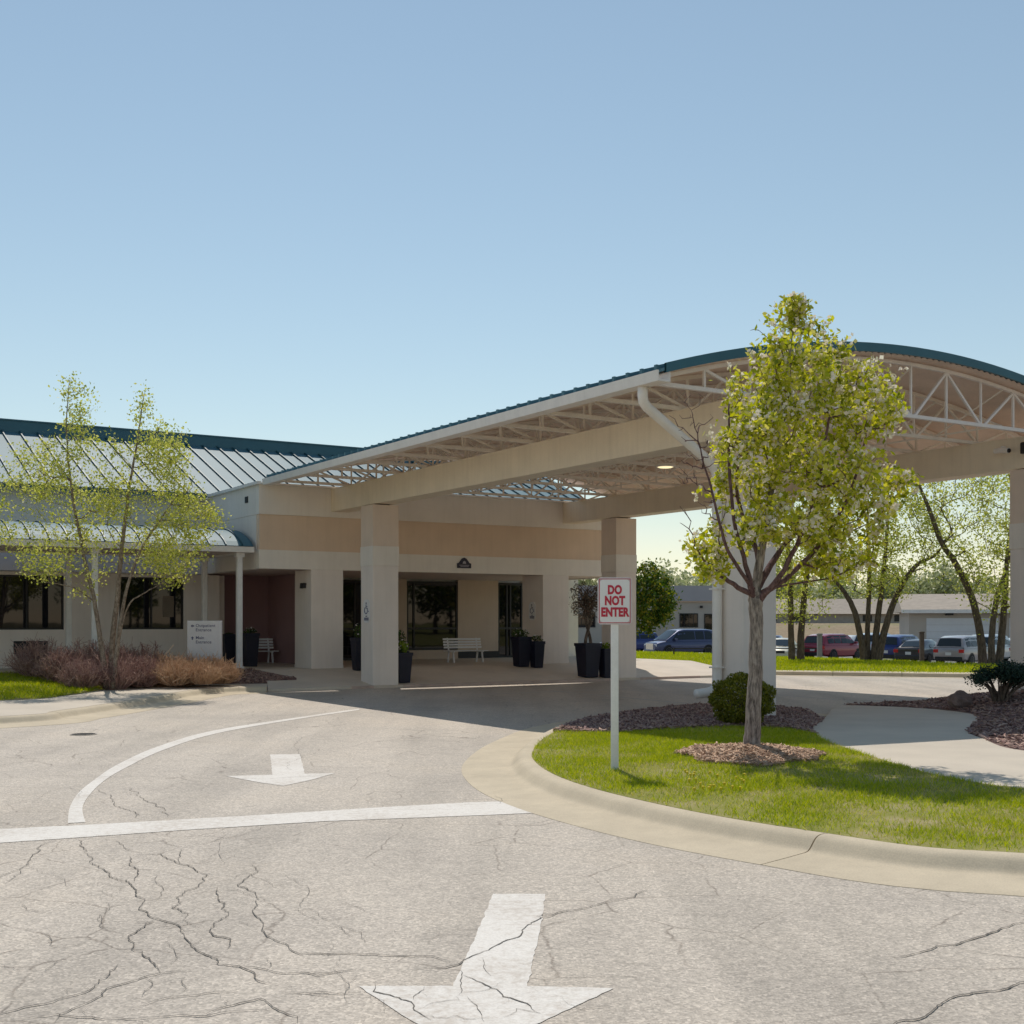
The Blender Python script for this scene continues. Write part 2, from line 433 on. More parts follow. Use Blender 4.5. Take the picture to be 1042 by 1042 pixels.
def land(name, outline, zf, material, step=None, skirt=.2, kind='structure'):
    P = [Vector((p[0], p[1])) for p in outline]
    n = len(P)
    pts = list(P)
    if step:
        xs = np.arange(min(p.x for p in P), max(p.x for p in P), step); ys = np.arange(min(p.y for p in P), max(p.y for p in P), step)
        gx, gy = np.meshgrid(xs, ys); gx, gy = gx.ravel(), gy.ravel()
        gx = gx + rng.uniform(-.2, .2, gx.shape) * step; gy = gy + rng.uniform(-.2, .2, gy.shape) * step
        k = inside(gx, gy, [(p.x, p.y) for p in P])
        pts += [Vector((x, y)) for x, y in zip(gx[k], gy[k])]
    v, e, f, *_ = delaunay_2d_cdt(pts, [(i, (i + 1) % n) for i in range(n)], [], 1, 1e-5)
    vs = [(p.x, p.y, zf(p.x, p.y)) for p in v]
    fs = [tuple(t) for t in f]
    # skirt along the boundary
    cnt = {}
    for t in fs:
        for i in range(len(t)):
            a, b = t[i], t[(i + 1) % len(t)]
            cnt[(a, b)] = 1
    k = len(vs); m = {}
    sk = []
    for (a, b) in cnt:
        if (b, a) not in cnt:
            for q in (a, b):
                if q not in m:
                    m[q] = len(vs); vs.append((vs[q][0], vs[q][1], vs[q][2] - skirt))
            sk.append((a, m[a], m[b], b))
    me = bpy.data.meshes.new(name); me.from_pydata(vs, [], fs + sk); me.materials.append(material)
    bm = bmesh.new(); bm.from_mesh(me)
    bmesh.ops.recalc_face_normals(bm, faces=bm.faces)
    if sum(fc.normal.z * fc.calc_area() for fc in bm.faces) < 0: bmesh.ops.reverse_faces(bm, faces=bm.faces)
    bm.to_mesh(me); bm.free()
    return tag(link(name, me), kind=kind)
def blades(name, pts, zs, hmin, hmax, w, material, lean=.5):
    n = len(pts)
    th = rng.random(n) * 2 * np.pi
    h = rng.uniform(hmin, hmax, n)
    ln = rng.normal(0, lean, (n, 2)) * h[:, None]
    dx, dy = np.cos(th) * w / 2, np.sin(th) * w / 2
    z0 = zs - .01
    V = np.zeros((n, 3, 3))
    V[:, 0] = np.stack([pts[:, 0] - dx, pts[:, 1] - dy, z0], 1)
    V[:, 1] = np.stack([pts[:, 0] + dx, pts[:, 1] + dy, z0], 1)
    V[:, 2] = np.stack([pts[:, 0] + ln[:, 0], pts[:, 1] + ln[:, 1], zs + h], 1)
    me = np_mesh(name, V.reshape(-1, 3), np.arange(3 * n).reshape(n, 3), material)
    return tag(link(name, me), kind='stuff')
def chips(name, pts, zs, lmin, lmax, material):
    n = len(pts)
    L = rng.uniform(lmin, lmax, n); W = L * rng.uniform(.14, .34, n)
    th = rng.random(n) * 2 * np.pi
    d = np.stack([np.cos(th), np.sin(th), rng.normal(0, .3, n)], 1)
    e = np.stack([-np.sin(th), np.cos(th), rng.normal(0, .5, n)], 1)
    c = np.stack([pts[:, 0], pts[:, 1], zs + rng.uniform(.0, .03, n)], 1)
    u = np.stack([np.zeros(n), np.zeros(n), W * .22], 1)
    V = np.zeros((n, 8, 3))
    k = 0
    for sz in (-1, 1):
        for sx, sy in ((-1, -1), (1, -1), (1, 1), (-1, 1)):
            V[:, k] = c + d * (L / 2 * sx)[:, None] + e * (W / 2 * sy)[:, None] + u * sz
            k += 1
    q = np.array([(3, 2, 1, 0), (4, 5, 6, 7), (0, 1, 5, 4), (1, 2, 6, 5), (2, 3, 7, 6), (3, 0, 4, 7)])
    Fc = (np.arange(n)[:, None, None] * 8 + q[None]).reshape(-1, 4)
    return tag(link(name, np_mesh(name, V.reshape(-1, 3), Fc, material)), kind='stuff')

# ------------------------------------------------------------------ ground, road, lot
flat = lambda z: (lambda x, y: z)
gm = MB(); gm.add([(-1500, -900, -.62), (1500, -900, -.62), (1500, 2500, -.62), (-1500, 2500, -.62)], [(0, 1, 2, 3)])
tag(gm.build('ground', M['field']), kind='structure')
FAR_A, FAR_B = Vector((4.9, 47.2)), Vector((15.8, 43.6))
fd = (FAR_B - FAR_A).normalized()
farL, farR = FAR_A - fd * 32, FAR_A + fd * 70
tag(land('road', [(-80, -40), (70, -40), (farR.x, farR.y + .6), (farL.x, farL.y + .6)], flat(0.0), M['asphalt'], None, .6))
# parking lot and far ground
lotp = [(-20, 58), (farR.x + 20, 30), (130, 60), (130, 118), (-20, 118)]
land('parking_lot', lotp, flat(-.5), M['lot'], None, .1)
# far lawn beyond the drive: rises to a low crest, then falls to the lot
lawn_far = [farL, Vector((4.9, 47.2)), Vector((15.8, 43.6)), Vector((30, 40.6)), Vector((46, 40)), Vector((46, 49)), Vector((30, 49.5)), G(1000, 677.5, .1).xy, G(960, 676.5, .1).xy,
            G(880, 671.8, .1).xy, G(790, 668.2, .1).xy, G(700, 665, .1).xy, G(640, 664, .1).xy, Vector((-6, 78))]
lawn_far = [(p.x, p.y) for p in lawn_far]
kerbn = Vector((-fd.y, fd.x))
def kdist(x, y): return (Vector((x, y)) - FAR_A).dot(kerbn)
land('far_lawn', lawn_far, lambda x, y: .13 + .05 * math.sin(x * .3) * math.sin(y * .21), M['lawn'], 4.0, .75)
q = sample(lawn_far, 60000, lambda q: np.where((q[:, 0] > 3) & (q[:, 0] < 24), 1.0, .12))
blades('far_lawn_grass', q, .13 + .05 * np.sin(q[:, 0] * .3) * np.sin(q[:, 1] * .21), .05, .13, .035, M['blade'], .4)
# far kerb with its concrete apron
mb = MB()
n0 = 30
for i in range(n0):
    p0 = FAR_A + fd * (-24 + i * 2.4); p1 = FAR_A + fd * (-24 + i * 2.4 + 2.385)
    prof = [(-.62, .004), (-.18, .012), (-.14, .13), (-.10, .15), (.55, .165)]
    for (d0, z0), (d1, z1) in zip(prof, prof[1:]):
        a0, a1 = p0 + kerbn * d0, p1 + kerbn * d0
        b0, b1 = p0 + kerbn * d1, p1 + kerbn * d1
        mb.add([(a0.x, a0.y, z0), (a1.x, a1.y, z0), (b1.x, b1.y, z1), (b0.x, b0.y, z1)], [(0, 1, 2, 3)])
tag(mb.build('far_kerb', M['concrete']), kind='structure')

# grass bank and dry field far off
land('grass_bank', [(-30, 121), (150, 121), (150, 190), (-30, 190)], lambda x, y: -.6 + min(1, max(0, (y - 121) / 32)) * 2.3, M['bank'], 8, .3)

# ------------------------------------------------------------------ kerb sweeps
def sweep(name, path, prof, material, joint=3.0, gap=.014):
    """profile (offset to the right of the path, z) swept along the path, cut into stones with open joints"""
    P = [Vector((p[0], p[1])) for p in path]
    s = [0.0]
    for a, b in zip(P, P[1:]): s.append(s[-1] + (b - a).length)
    def at(t):
        i = max(0, min(len(P) - 2, next((k for k in range(len(s) - 1) if s[k + 1] >= t), len(s) - 2)))
        u = (t - s[i]) / max(1e-9, s[i + 1] - s[i])
        return P[i].lerp(P[i + 1], u)
    mb = MB()
    cuts = list(joint) if hasattr(joint, '__len__') else list(np.arange(0, s[-1], joint))
    for ci, c in enumerate(cuts):
        e = (cuts[ci + 1] if ci + 1 < len(cuts) else s[-1]) - gap
        k = max(2, int((e - c) / .18))
        vs, fs = [], []
        for i in range(k + 1):
            t = c + (e - c) * i / k
            d = (at(min(s[-1], t + .12)) - at(max(0, t - .12))).normalized()
            nrm = Vector((d.y, -d.x))
            p = at(t)
            for (o, z) in prof:
                vs.append((p.x + nrm.x * o, p.y + nrm.y * o, z))
        m_ = len(prof)
        for i in range(k):
            for j in range(m_ - 1):
                fs.append((i * m_ + j, (i + 1) * m_ + j, (i + 1) * m_ + j + 1, i * m_ + j + 1))
        fs.append(tuple(range(m_))); fs.append(tuple(k * m_ + j for j in range(m_ - 1, -1, -1)))
        mb.add(vs, fs)
    o = mb.build(name, material, smooth=True, fix=False)
    o.data.set_sharp_from_angle(angle=R(50))
    return tag(o, kind='structure')
KPROF = [(-.02, -.1), (-.02, .148), (.05, .154), (.11, .153), (.15, .145), (.18, .131), (.205, .112), (.25, .066), (.275, .044), (.30, .031), (.34, .024), (.60, .014), (.88, .0065), (.96, .0042), (.962, -.05)]

# ------------------------------------------------------------------ island
near = [(11, 8.6), (8.2, 8.75), (6.0, 9.05), tuple(G(1042, 868, .15).xy), tuple(G(940, 861.5, .15).xy), tuple(G(843, 848, .15).xy), tuple(G(740, 832, .15).xy), tuple(G(660, 816, .15).xy), tuple(G(600, 801, .15).xy),
        tuple(G(560, 786, .15).xy), tuple(G(541.5, 770, .15).xy), tuple(G(549, 755, .15).xy), tuple(G(566, 744, .15).xy), tuple(G(592, 733.5, .15).xy), tuple(G(640, 725, .15).xy), tuple(G(690, 719.5, .15).xy),
        tuple(G(740, 717.5, .15).xy), tuple(G(785, 719.5, .15).xy), tuple(G(820, 723, .15).xy)]
rim = [(p.x, p.y) for p in catmull([Vector((*p, 0)) for p in near], 10)]
# path edges
path_s = [tuple(G(838, 733, .15).xy), tuple(G(826, 741, .15).xy), tuple(G(833, 750, .15).xy), tuple(G(851, 759, .15).xy), tuple(G(900, 775, .15).xy), tuple(G(958, 790, .15).xy), tuple(G(1042, 802, .15).xy), (7.4, 12.9), (9.2, 12.2), (11.5, 11.7)]
path_s = [(p.x, p.y) for p in catmull([Vector((*p, 0)) for p in path_s], 8)]
island = rim + path_s
def zi(x, y):
    # almost flat, mounded a little towards its middle
    return .15 + .05 * math.exp(-(((x - 3.2) / 1.8) ** 2 + ((y - 17.0) / 3.5) ** 2))
land('island_lawn', island, zi, M['lawn'], .6, .16)
rv = [Vector(p) for p in rim[::-1]]
jp = Vector(G(843, 848, .15).xy)
ji = min(range(len(rv)), key=lambda i: (rv[i] - jp).length)
js = sum((rv[i + 1] - rv[i]).length for i in range(ji))
jl = [0.0, js - 9.1, js, js + 9.1]
jl = [j for j in sorted(jl) if j >= 0 and j < sum((rv[i + 1] - rv[i]).length for i in range(len(rv) - 1)) - .5]
sweep('island_kerb', [(p[0], p[1]) for p in rim][::-1], KPROF, M['concrete'], jl)
# mulch at the back of the island
mul = [tuple(G(569, 744.5, .15).xy), tuple(G(596, 746, .15).xy), tuple(G(640, 746, .15).xy), tuple(G(700, 741.5, .15).xy), tuple(G(760, 740.5, .15).xy), tuple(G(800, 742, .15).xy), tuple(G(827, 747, .15).xy)]
mul = [(p.x, p.y) for p in catmull([Vector((*p, 0)) for p in mul], 6)]
backrim = [p for p in rim if p[1] > 20.4 and p[0] > .7][::-1]
mulch_poly = mul + [p for p in path_s if p[1] > 19.9][::-1] + backrim
mulch_poly = [mulch_poly[i] for i in range(len(mulch_poly)) if (Vector(mulch_poly[i]) - Vector(mulch_poly[i - 1])).length > .02]
land('island_mulch', mulch_poly, lambda x, y: zi(x, y) + .012, M['mulch'], .5, .03)
ziv = lambda q: .15 + .05 * np.exp(-(((q[:, 0] - 3.2) / 1.8) ** 2 + ((q[:, 1] - 17.0) / 3.5) ** 2))
q = sample(mulch_poly, 15000)
chips('island_mulch_chips', q, ziv(q) + .015, .05, .12, M['chip'])
# mulch ring round the pear tree
TREE = G(764, 767, .18)
ring = []
for k in range(48):
    t = 2 * math.pi * k / 48
    r = 1 + .10 * math.sin(3 * t + 1) + .07 * math.sin(7 * t)
    ring.append((TREE.x - .10 + .94 * r * math.cos(t), TREE.y - .38 + 1.08 * r * math.sin(t)))
rz = lambda x, y: zi(x, y) + .012 + .09 * max(0, 1 - math.hypot((x - TREE.x) / .95, (y - TREE.y + .3) / 1.15))
land('tree_mulch', ring, rz, M['mulch'], .2, .03)
q = sample(ring, 6500)
chips('tree_mulch_chips', q, np.array([rz(x, y) for x, y in q]), .03, .085, M['chip_light'])
# grass
lawn_poly = [p for p in rim if not (p[1] > 20.9 and p[0] > .5)]
RIM = np.array(rim[::4])
def patch(q):
    return .5 + .5 * (np.sin(q[:, 0] * 1.7 + 2 * np.sin(q[:, 1] * .9)) * np.sin(q[:, 1] * 1.3 + 1.5 * np.sin(q[:, 0] * 1.1)))
def dens_island(q):
    d = np.where(inside(q[:, 0], q[:, 1], mulch_poly) | inside(q[:, 0], q[:, 1], ring), 0.0, 1.0)
    d = d * np.clip(.22 + 1.0 * patch(q), .08, 1)
    e = np.min(np.hypot(q[:, None, 0] - RIM[None, :, 0], q[:, None, 1] - RIM[None, :, 1]), axis=1)
    d = d * np.clip(.35 + e / 1.0, .35, 1)
    return np.where(q[:, 0] > 7.5, d * .3, d)
def lush(q): return .5 + .5 * np.sin(q[:, 0] * 2.3 + 3 * np.sin(q[:, 1] * 1.1 + 1)) * np.sin(q[:, 1] * 1.9 + 2 * np.sin(q[:, 0] * 1.6))
q = sample(island, 85000, lambda q: dens_island(q) * np.clip(lush(q) * 1.5 + .1, 0, 1))
blades('island_grass', q, ziv(q), .02, .066, .011, M['blade'], .7)
M['blade_dry'] = leaf_mat('dry_grass_blade', [(.42, .40, .07), (.56, .50, .14), (.62, .54, .26), (.50, .42, .24)], .45)
q = sample(island, 24000, lambda q: np.minimum(1, dens_island(q) * 1.6) * np.clip(1.25 - lush(q) * 1.3, .05, 1))
blades('island_dry_grass', q, ziv(q), .014, .045, .011, M['blade_dry'], .9)
# dandelions
MB_d = MB()
for k in range(26):
    px, py = random.Random(k).uniform(690, 760), random.Random(k + 99).uniform(786, 806)
    if k > 24: px, py = random.Random(k).uniform(630, 1000), random.Random(k + 99).uniform(760, 846)
    g = G(px, py, .17)
    if inside([g.x], [g.y], ring)[0] or not inside([g.x], [g.y], island)[0]: continue
    MB_d.lathe([(.003, g.z - .02), (.012, g.z + .03), (.018, g.z + .04), (.008, g.z + .048)], 7, (g.x, g.y))
tag(MB_d.build('dandelions', M['dandelion']), kind='stuff')

# ------------------------------------------------------------------ curved path and the far mulch bed
path_n = [tuple(G(857, 714, .1).xy), tuple(G(903, 715.6, .12).xy), tuple(G(949, 719, .14).xy), tuple(G(980, 724, .15).xy), tuple(G(995, 731, .15).xy), tuple(G(984, 743.5, .15).xy), tuple(G(1001, 752, .15).xy), tuple(G(1042, 764, .15).xy), (8.8, 16.4), (11.5, 15.2)]
path_n = [(p.x, p.y) for p in catmull([Vector((*p, 0)) for p in path_n], 8)]
walk_poly = path_s + path_n[::-1] + [tuple(G(846, 722, .1).xy)]
land('curved_path', walk_poly, lambda x, y: .154 - .13 * min(1, max(0, (y - 24.5) / 4.5)), M['walk'], 1.0, .17)
mbj = MB()                                              # tooled joints are thin grooves in the slab: darker strips 4 mm proud would lie, so sink lines of shadow
bed = path_n[::-1] + [(8.9, 29.8), (10.5, 30.6), (13.0, 31.8), (17, 33.5), (22, 33), (22, 15), (11.5, 14.9)]
bedv = Vector(AB(9.45, -15.65))
def zb(x, y):
    d = math.hypot((x - 13.0) / 4.2, (y - 25.5) / 6.5)
    e = min(1, max(0, (x - (8.2 if y < 20 else 8.9)) / 1.6))
    return .152 - .125 * min(1, max(0, (y - 24.5) / 4.5)) + .47 * max(0, 1 - d * d) * e
land('far_mulch_bed', bed, zb, M['mulch'], .6, .17)
zbv = lambda q: np.array([zb(x, y) for x, y in q])
q = sample(bed, 14000, lambda q: np.where(q[:, 0] < 14, 1.0, .15))
chips('far_bed_chips', q, zbv(q) + .005, .05, .13, M['chip'])

# ------------------------------------------------------------------ left walk, lawn, bed
front = [(-24, 14.5), (-15.5, 19.5), tuple(G(0, 729, .15).xy), tuple(G(59.5, 723, .15).xy), tuple(G(138, 711.6, .15).xy), tuple(G(200, 701.5, .15).xy), tuple(G(240, 699, .15).xy), tuple(G(272, 698.5, .15).xy)]
front = [(p.x, p.y) for p in catmull([Vector((*p, 0)) for p in front], 8)]
back = [(-26, 19), (-18, 24.3), tuple(G(0, 711, .2).xy), tuple(G(67, 706, .2).xy), tuple(G(115, 699, .2).xy), tuple(G(160, 696.5, .2).xy), tuple(G(200, 695, .2).xy), tuple(G(272, 694, .2).xy)]
back = [(p.x, p.y) for p in catmull([Vector((*p, 0)) for p in back], 8)]
land('left_pavement', front + back[::-1], lambda x, y: .155 + .03 * 0, M['walk'], 1.2, .2)
sweep('left_kerb', front, [(o, z) for o, z in KPROF], M['concrete'], 3.05)
WF = 3.3                                                # front edge of the covered walkway, in the building frame
def bz(x, y):                                           # height of the planted strip: from the pavement up to the building
    dx, dy = x - OX, y - OY
    b = -sv * dx + cv * dy
    d = min((Vector((x, y)) - Vector(p)).length for p in back[::2])
    db = max(0.0, WF - b)
    return .16 + .36 * (d / (d + db + 1e-6)) ** .8
tip = tuple(AB(-1.9, 1.3).xy)
bk = [p for p in back]
strip = bk + [tip] + [tuple(AB(-2.6, WF).xy)] + [tuple(AB(a, WF).xy) for a in (-6, -10, -14, -20, -26)]
div = [tuple(G(116, 698.5, .2).xy), tuple(G(90, 694, .3).xy), tuple(G(60, 690, .38).xy), tuple(G(24, 687, .45).xy), tuple(AB(-10.1, WF).xy)]
i0 = min(range(len(bk)), key=lambda i: (Vector(bk[i]) - Vector(div[0])).length)
div[0] = bk[i0]
lawn_l = bk[:i0 + 1] + div[1:] + [tuple(AB(a, WF).xy) for a in (-14, -20, -26)]
bed_l = bk[i0:] + [tip, tuple(AB(-2.6, WF).xy), tuple(AB(-6, WF).xy)] + div[:0:-1]
land('left_lawn', lawn_l, bz, M['lawn'], .8, .12)
land('left_mulch_bed', bed_l, bz, M['mulch'], .5, .12)
q = sample(lawn_l, 26000, lambda q: np.where(q[:, 0] > -15.5, 1.0, .1))
blades('left_lawn_grass', q, np.array([bz(x, y) for x, y in q]), .04, .10, .02, M['blade'], .5)
q = sample(bed_l, 5000)
chips('left_bed_chips', q, np.array([bz(x, y) for x, y in q]), .05, .12, M['chip'])

# ------------------------------------------------------------------ porch
def porch_z(b): return .075 if b < 0 else .075 + .40 * min(1, b / 3.2)
mb = MB()
pz = lambda x, y: porch_z(-sv * (x - OX) + cv * (y - OY))
pol = [(-3.36, -.18), (-.6, -.12)] + [(a, -.12) for a in (2, 5, 9, 12, 15)] + [(15, 3.2), (15, 10.8), (-3.2, 10.8), (-3.2, WF), (-2.6, WF), (-1.9, 1.3), (-2.83, 1.27)]
land('porch_floor', [tuple(AB(*p).xy) for p in pol], pz, M['porch'], .55, .2)
mb = MB(); mb.add([(-40, WF, .478), (-3.2, WF, .478), (-3.2, 10.8, .478), (-40, 10.8, .478)], [(0, 1, 2, 3)])
mb.add([(-40, WF, .3), (-3.2, WF, .3), (-3.2, WF, .478), (-40, WF, .478)], [(0, 1, 2, 3)])
tag(mb.build('walkway_floor', M['walk'], None, (OX, OY, 0), UV), kind='structure')
# painted edge of the porch kerb
mb = MB()
for a0, a1 in ((-.75, -.04), (.95, 5.2), (5.22, 8.96), (9.95, 12.6)):
    mb.box(a0, a1, -.135, -.125, -.02, .074); mb.box(a0, a1, -.125, -.02, .0755, .0790)
tag(mb.build('porch_kerb', mat('worn_kerb_paint', (.55, .42, .36), .8, var=.15, vscale=3), None, (OX, OY, 0), UV), kind='structure')

# ------------------------------------------------------------------ road markings
def ragged(pts, amp=.0035, step=.06):
    rr = random.Random(len(pts)); out = []
    for a, b in zip(pts, list(pts[1:]) + [pts[0]]):
        a, b = Vector(a[:2]), Vector(b[:2]); d = b - a
        k = max(1, int(d.length / step)); nn = Vector((-d.y, d.x)).normalized()
        for i in range(k): out.append(a + d * i / k + nn * (rr.gauss(0, amp) if i else 0))
    return out
def flatpoly(mb, pts, z):
    tri = tessellate_polygon([[Vector((p[0], p[1], 0)) for p in pts]])
    mb.add([(p[0], p[1], z) for p in pts], [tuple(t) for t in tri])
def marking(name, pts_px):
    mb = MB(); flatpoly(mb, ragged([tuple(G(*p).xy) for p in pts_px]), .004)
    o = mb.build(name, M['paint'])
    return tag(o, kind='structure')
marking('road_arrow', [(502, 910), (555, 910), (550, 945), (536.5, 1004), (625, 1006), (543, 1044), (480, 1072), (420, 1040), (365, 1004), (461, 1004), (483, 955)])
marking('road_arrow', [(275, 768), (305, 767.5), (308, 778), (310, 787.5), (341, 787), (314, 794.5), (288, 800), (262, 796), (230, 790), (277, 788.5), (276, 778)])
marking('stop_line', [(-60, 846.5), (74, 840.5), (250, 830.5), (400, 821), (480, 816.5), (516, 815.8), (545, 827.5), (500, 829.5), (330, 836), (180, 845.5), (60, 854), (-60, 862)])
cl = [(69, 838), (71, 822), (80, 807), (97, 793), (120, 778), (160, 760), (215, 744), (290, 732), (365, 721.2)]
cr = [(87, 837), (84, 822), (92, 808), (107, 794), (128, 781.5), (166, 763.5), (219, 746.8), (291, 733.8), (366, 722.6)]
mb = MB()
A_, B_ = catmull([G(*p) for p in cl], 6), catmull([G(*p) for p in cr], 6)
for i in range(len(A_) - 1):
    mb.add([(A_[i].x, A_[i].y, .0042), (A_[i + 1].x, A_[i + 1].y, .0042), (B_[i + 1].x, B_[i + 1].y, .0042), (B_[i].x, B_[i].y, .0042)], [(0, 1, 2, 3)])
tag(mb.build('lane_line', M['paint']), kind='structure')
# faint old bay lines under the canopy
M['old_paint'] = paint_mat('old_road_paint', (.50, .48, .46), (.30, .27, .25))
mb = MB()
for p, q_, w in (((470, 707.5), (640, 701), .12), ((560, 703), (700, 716), .12), ((640, 702.5), (720, 707), .12), ((790, 707), (850, 712), .12), ((420, 703.5), (560, 697.5), .1)):
    a, b = G(*p), G(*q_)
    d = (b - a).normalized(); nn = Vector((-d.y, d.x, 0)) * w / 2
    flatpoly(mb, [(a - nn).xy, (b - nn).xy, (b + nn).xy, (a + nn).xy], .004)
tag(mb.build('bay_lines', M['old_paint']), kind='structure')

# cracks in the asphalt: thin dark seams of varying width
S1 = lambda pts: [(x * .3474, 680 + y * .3474) for x, y in pts]
S2 = lambda pts: [(300 + x * .3474, 680 + y * .3474) for x, y in pts]
S3 = lambda pts: [(660 + x / 2.728, 760 + y / 2.728) for x, y in pts]
cracks = [
 (S1([(0, 700), (70, 690), (140, 720), (210, 700)]), .5), (S1([(60, 800), (130, 780), (170, 820), (280, 800)]), .5), (S1([(120, 900), (170, 860), (240, 850)]), .5), (S1([(300, 650), (330, 700), (300, 750)]), .5), (S1([(440, 600), (470, 660), (440, 690)]), .5), (S1([(560, 700), (600, 690), (640, 700)]), .5), (S1([(480, 800), (520, 850), (500, 890)]), .5),
 (S1([(680, 620), (720, 600), (800, 640), (860, 620)]), .4), (S1([(600, 470), (640, 540), (600, 580)]), .4), (S1([(850, 220), (880, 255), (860, 300)]), .5), (S1([(900, 250), (960, 240), (1030, 260)]), .4), (S1([(640, 200), (700, 190), (740, 205)]), .4), (S1([(130, 360), (200, 350), (230, 380)]), .4), (S1([(20, 400), (90, 390), (150, 360)]), .4), (S1([(900, 700), (960, 740), (1040, 720)]), .4), (S1([(830, 600), (900, 640), (880, 700), (920, 760)]), .35),
 (S2([(60, 700), (150, 690), (230, 720)]), .35), (S2([(250, 800), (290, 770), (330, 790)]), .35), (S2([(100, 880), (160, 930), (140, 990)]), .5), (S2([(640, 880), (720, 860), (800, 880)]), .35), (S2([(760, 960), (840, 1000), (930, 990)]), .4), (S2([(500, 380), (515, 368)]), .5), (S2([(585, 372), (605, 385), (600, 400)]), .5),
 (S1([(220, 500), (255, 535), (290, 580), (320, 610), (385, 640), (400, 660), (410, 700), (440, 730), (490, 745), (540, 790), (600, 840), (640, 870), (700, 875), (760, 920), (800, 930)]), 1.0),
 (S1([(380, 550), (405, 590), (385, 630)]), .9), (S1([(385, 550), (470, 545), (530, 575), (570, 590), (600, 625), (540, 655), (525, 680), (550, 720), (535, 745)]), .9),
 (S1([(530, 530), (525, 575)]), .8), (S1([(380, 745), (450, 745), (400, 775), (375, 790), (385, 825), (420, 845), (455, 875), (470, 895)]), 1.2),
 (S1([(-60, 1030), (0, 1015), (100, 990), (200, 965), (240, 955), (290, 915), (350, 865)]), 1.0), (S1([(150, 1050), (250, 985), (330, 935), (470, 895), (580, 885)]), 1.0),
 (S1([(640, 640), (660, 690), (670, 720), (625, 750), (625, 785), (675, 795), (670, 830)]), 1.0), (S1([(735, 575), (715, 620), (725, 650), (750, 690), (740, 715), (770, 760), (800, 795), (850, 825), (880, 840), (1042, 838)]), .9),
 (S1([(570, 520), (650, 500), (735, 480), (770, 460)]), .8), (S1([(640, 880), (700, 875), (780, 885), (900, 895), (930, 903), (1042, 885)]), .8), (S1([(360, 1005), (420, 990), (500, 965), (600, 955), (700, 945)]), .8),
 (S1([(560, 1030), (640, 1000), (760, 970), (830, 1010), (870, 1045)]), .9), (S1([(800, 955), (900, 955), (1042, 955)]), .7), (S1([(0, 615), (60, 590), (85, 570), (120, 520), (190, 500)]), .8), (S1([(75, 470), (130, 450), (200, 430)]), .7),
 (S1([(290, 355), (330, 385), (385, 420), (395, 440)]), .8), (S1([(375, 350), (420, 385), (480, 410), (490, 440)]), .8), (S1([(290, 720), (290, 755), (340, 765)]), .8), (S1([(85, 570), (40, 610), (10, 635)]), .6),
 (S1([(780, 850), (780, 890)]), .6), (S1([(540, 905), (540, 950)]), .6), (S1([(420, 900), (415, 965), (370, 970)]), .6), (S1([(700, 530), (640, 545), (655, 575)]), .6), (S1([(130, 545), (200, 640), (300, 632), (385, 640)]), .35), (S1([(860, 225), (900, 200), (950, 188)]), .6), (S1([(200, 690), (250, 705)]), .5), (S1([(975, 750), (1042, 800)]), .4),
 (S1([(470, 750), (540, 740), (600, 760)]), .6), (S1([(0, 1035), (300, 1030), (600, 1022), (800, 1000)]), .7), (S1([(300, 500), (350, 515), (420, 545)]), .5),
 (S2([(1035, 650), (900, 690), (850, 705), (740, 730), (700, 745), (665, 770), (655, 790), (600, 810), (520, 845), (480, 870), (440, 880), (330, 890)]), 1.0), (S2([(0, 840), (140, 838), (250, 843), (400, 845), (470, 865)]), .9),
 (S2([(480, 885), (490, 905), (480, 960)]), .9), (S2([(490, 900), (550, 925), (610, 965), (680, 985), (720, 1015)]), 1.1), (S2([(0, 900), (100, 895), (180, 885), (230, 890)]), .8), (S2([(235, 925), (230, 950), (290, 965), (340, 980), (350, 1005), (400, 1035)]), 1.0),
 (S2([(380, 935), (350, 975)]), .9), (S2([(505, 965), (555, 1040)]), 1.0), (S2([(-40, 955), (200, 955)]), .8), (S2([(600, 1030), (650, 1000), (720, 1015)]), .6), (S2([(550, 850), (575, 905)]), .8), (S2([(670, 930), (720, 960)]), .6), (S2([(110, 750), (210, 810)]), .3),
 (S2([(360, 800), (450, 780), (540, 770)]), .3),
 (S3([(655, 590), (760, 570), (800, 555), (900, 535), (980, 505), (1100, 470)]), 1.0), (S3([(650, 790), (690, 765), (800, 725), (850, 695), (960, 680), (1042, 655), (1150, 630)]), 1.1), (S1([(0, 322), (200, 316), (400, 318), (600, 322), (950, 318)]), .45), (S2([(0, 318), (200, 316), (480, 325)]), .3),
]
cr_ = random.Random(5)
mb = MB()
def frac(a, b, amp, out):                                # midpoint displacement between two points
    d = b - a
    if d.length < .06: out.append(a); return
    m_ = (a + b) / 2 + Vector((-d.y, d.x, 0)) * cr_.gauss(0, amp)
    frac(a, m_, amp, out); frac(m_, b, amp, out)
def ribbon(fine, w):
    L = len(fine); wob = 1.0
    vs, fs = [], []
    for i, p in enumerate(fine):
        d = fine[min(L - 1, i + 1)] - fine[max(0, i - 1)]
        d = d.normalized() if d.length > 1e-6 else Vector((1, 0, 0))
        nn = Vector((-d.y, d.x, 0))
        wob = .6 * wob + .4 * cr_.uniform(.1, 1.9)
        ww = .0027 * w * (1 + .9 * abs(d.x) ** 2) * wob * (min(1, i / 5) * min(1, (L - 1 - i) / 5) + .15)
        vs += [tuple((p - nn * ww).xy) + (.0075,), tuple((p + nn * ww).xy) + (.0075,)]
    for i in range(L - 1): fs.append((2 * i, 2 * i + 2, 2 * i + 3, 2 * i + 1))
    mb.add(vs, fs)
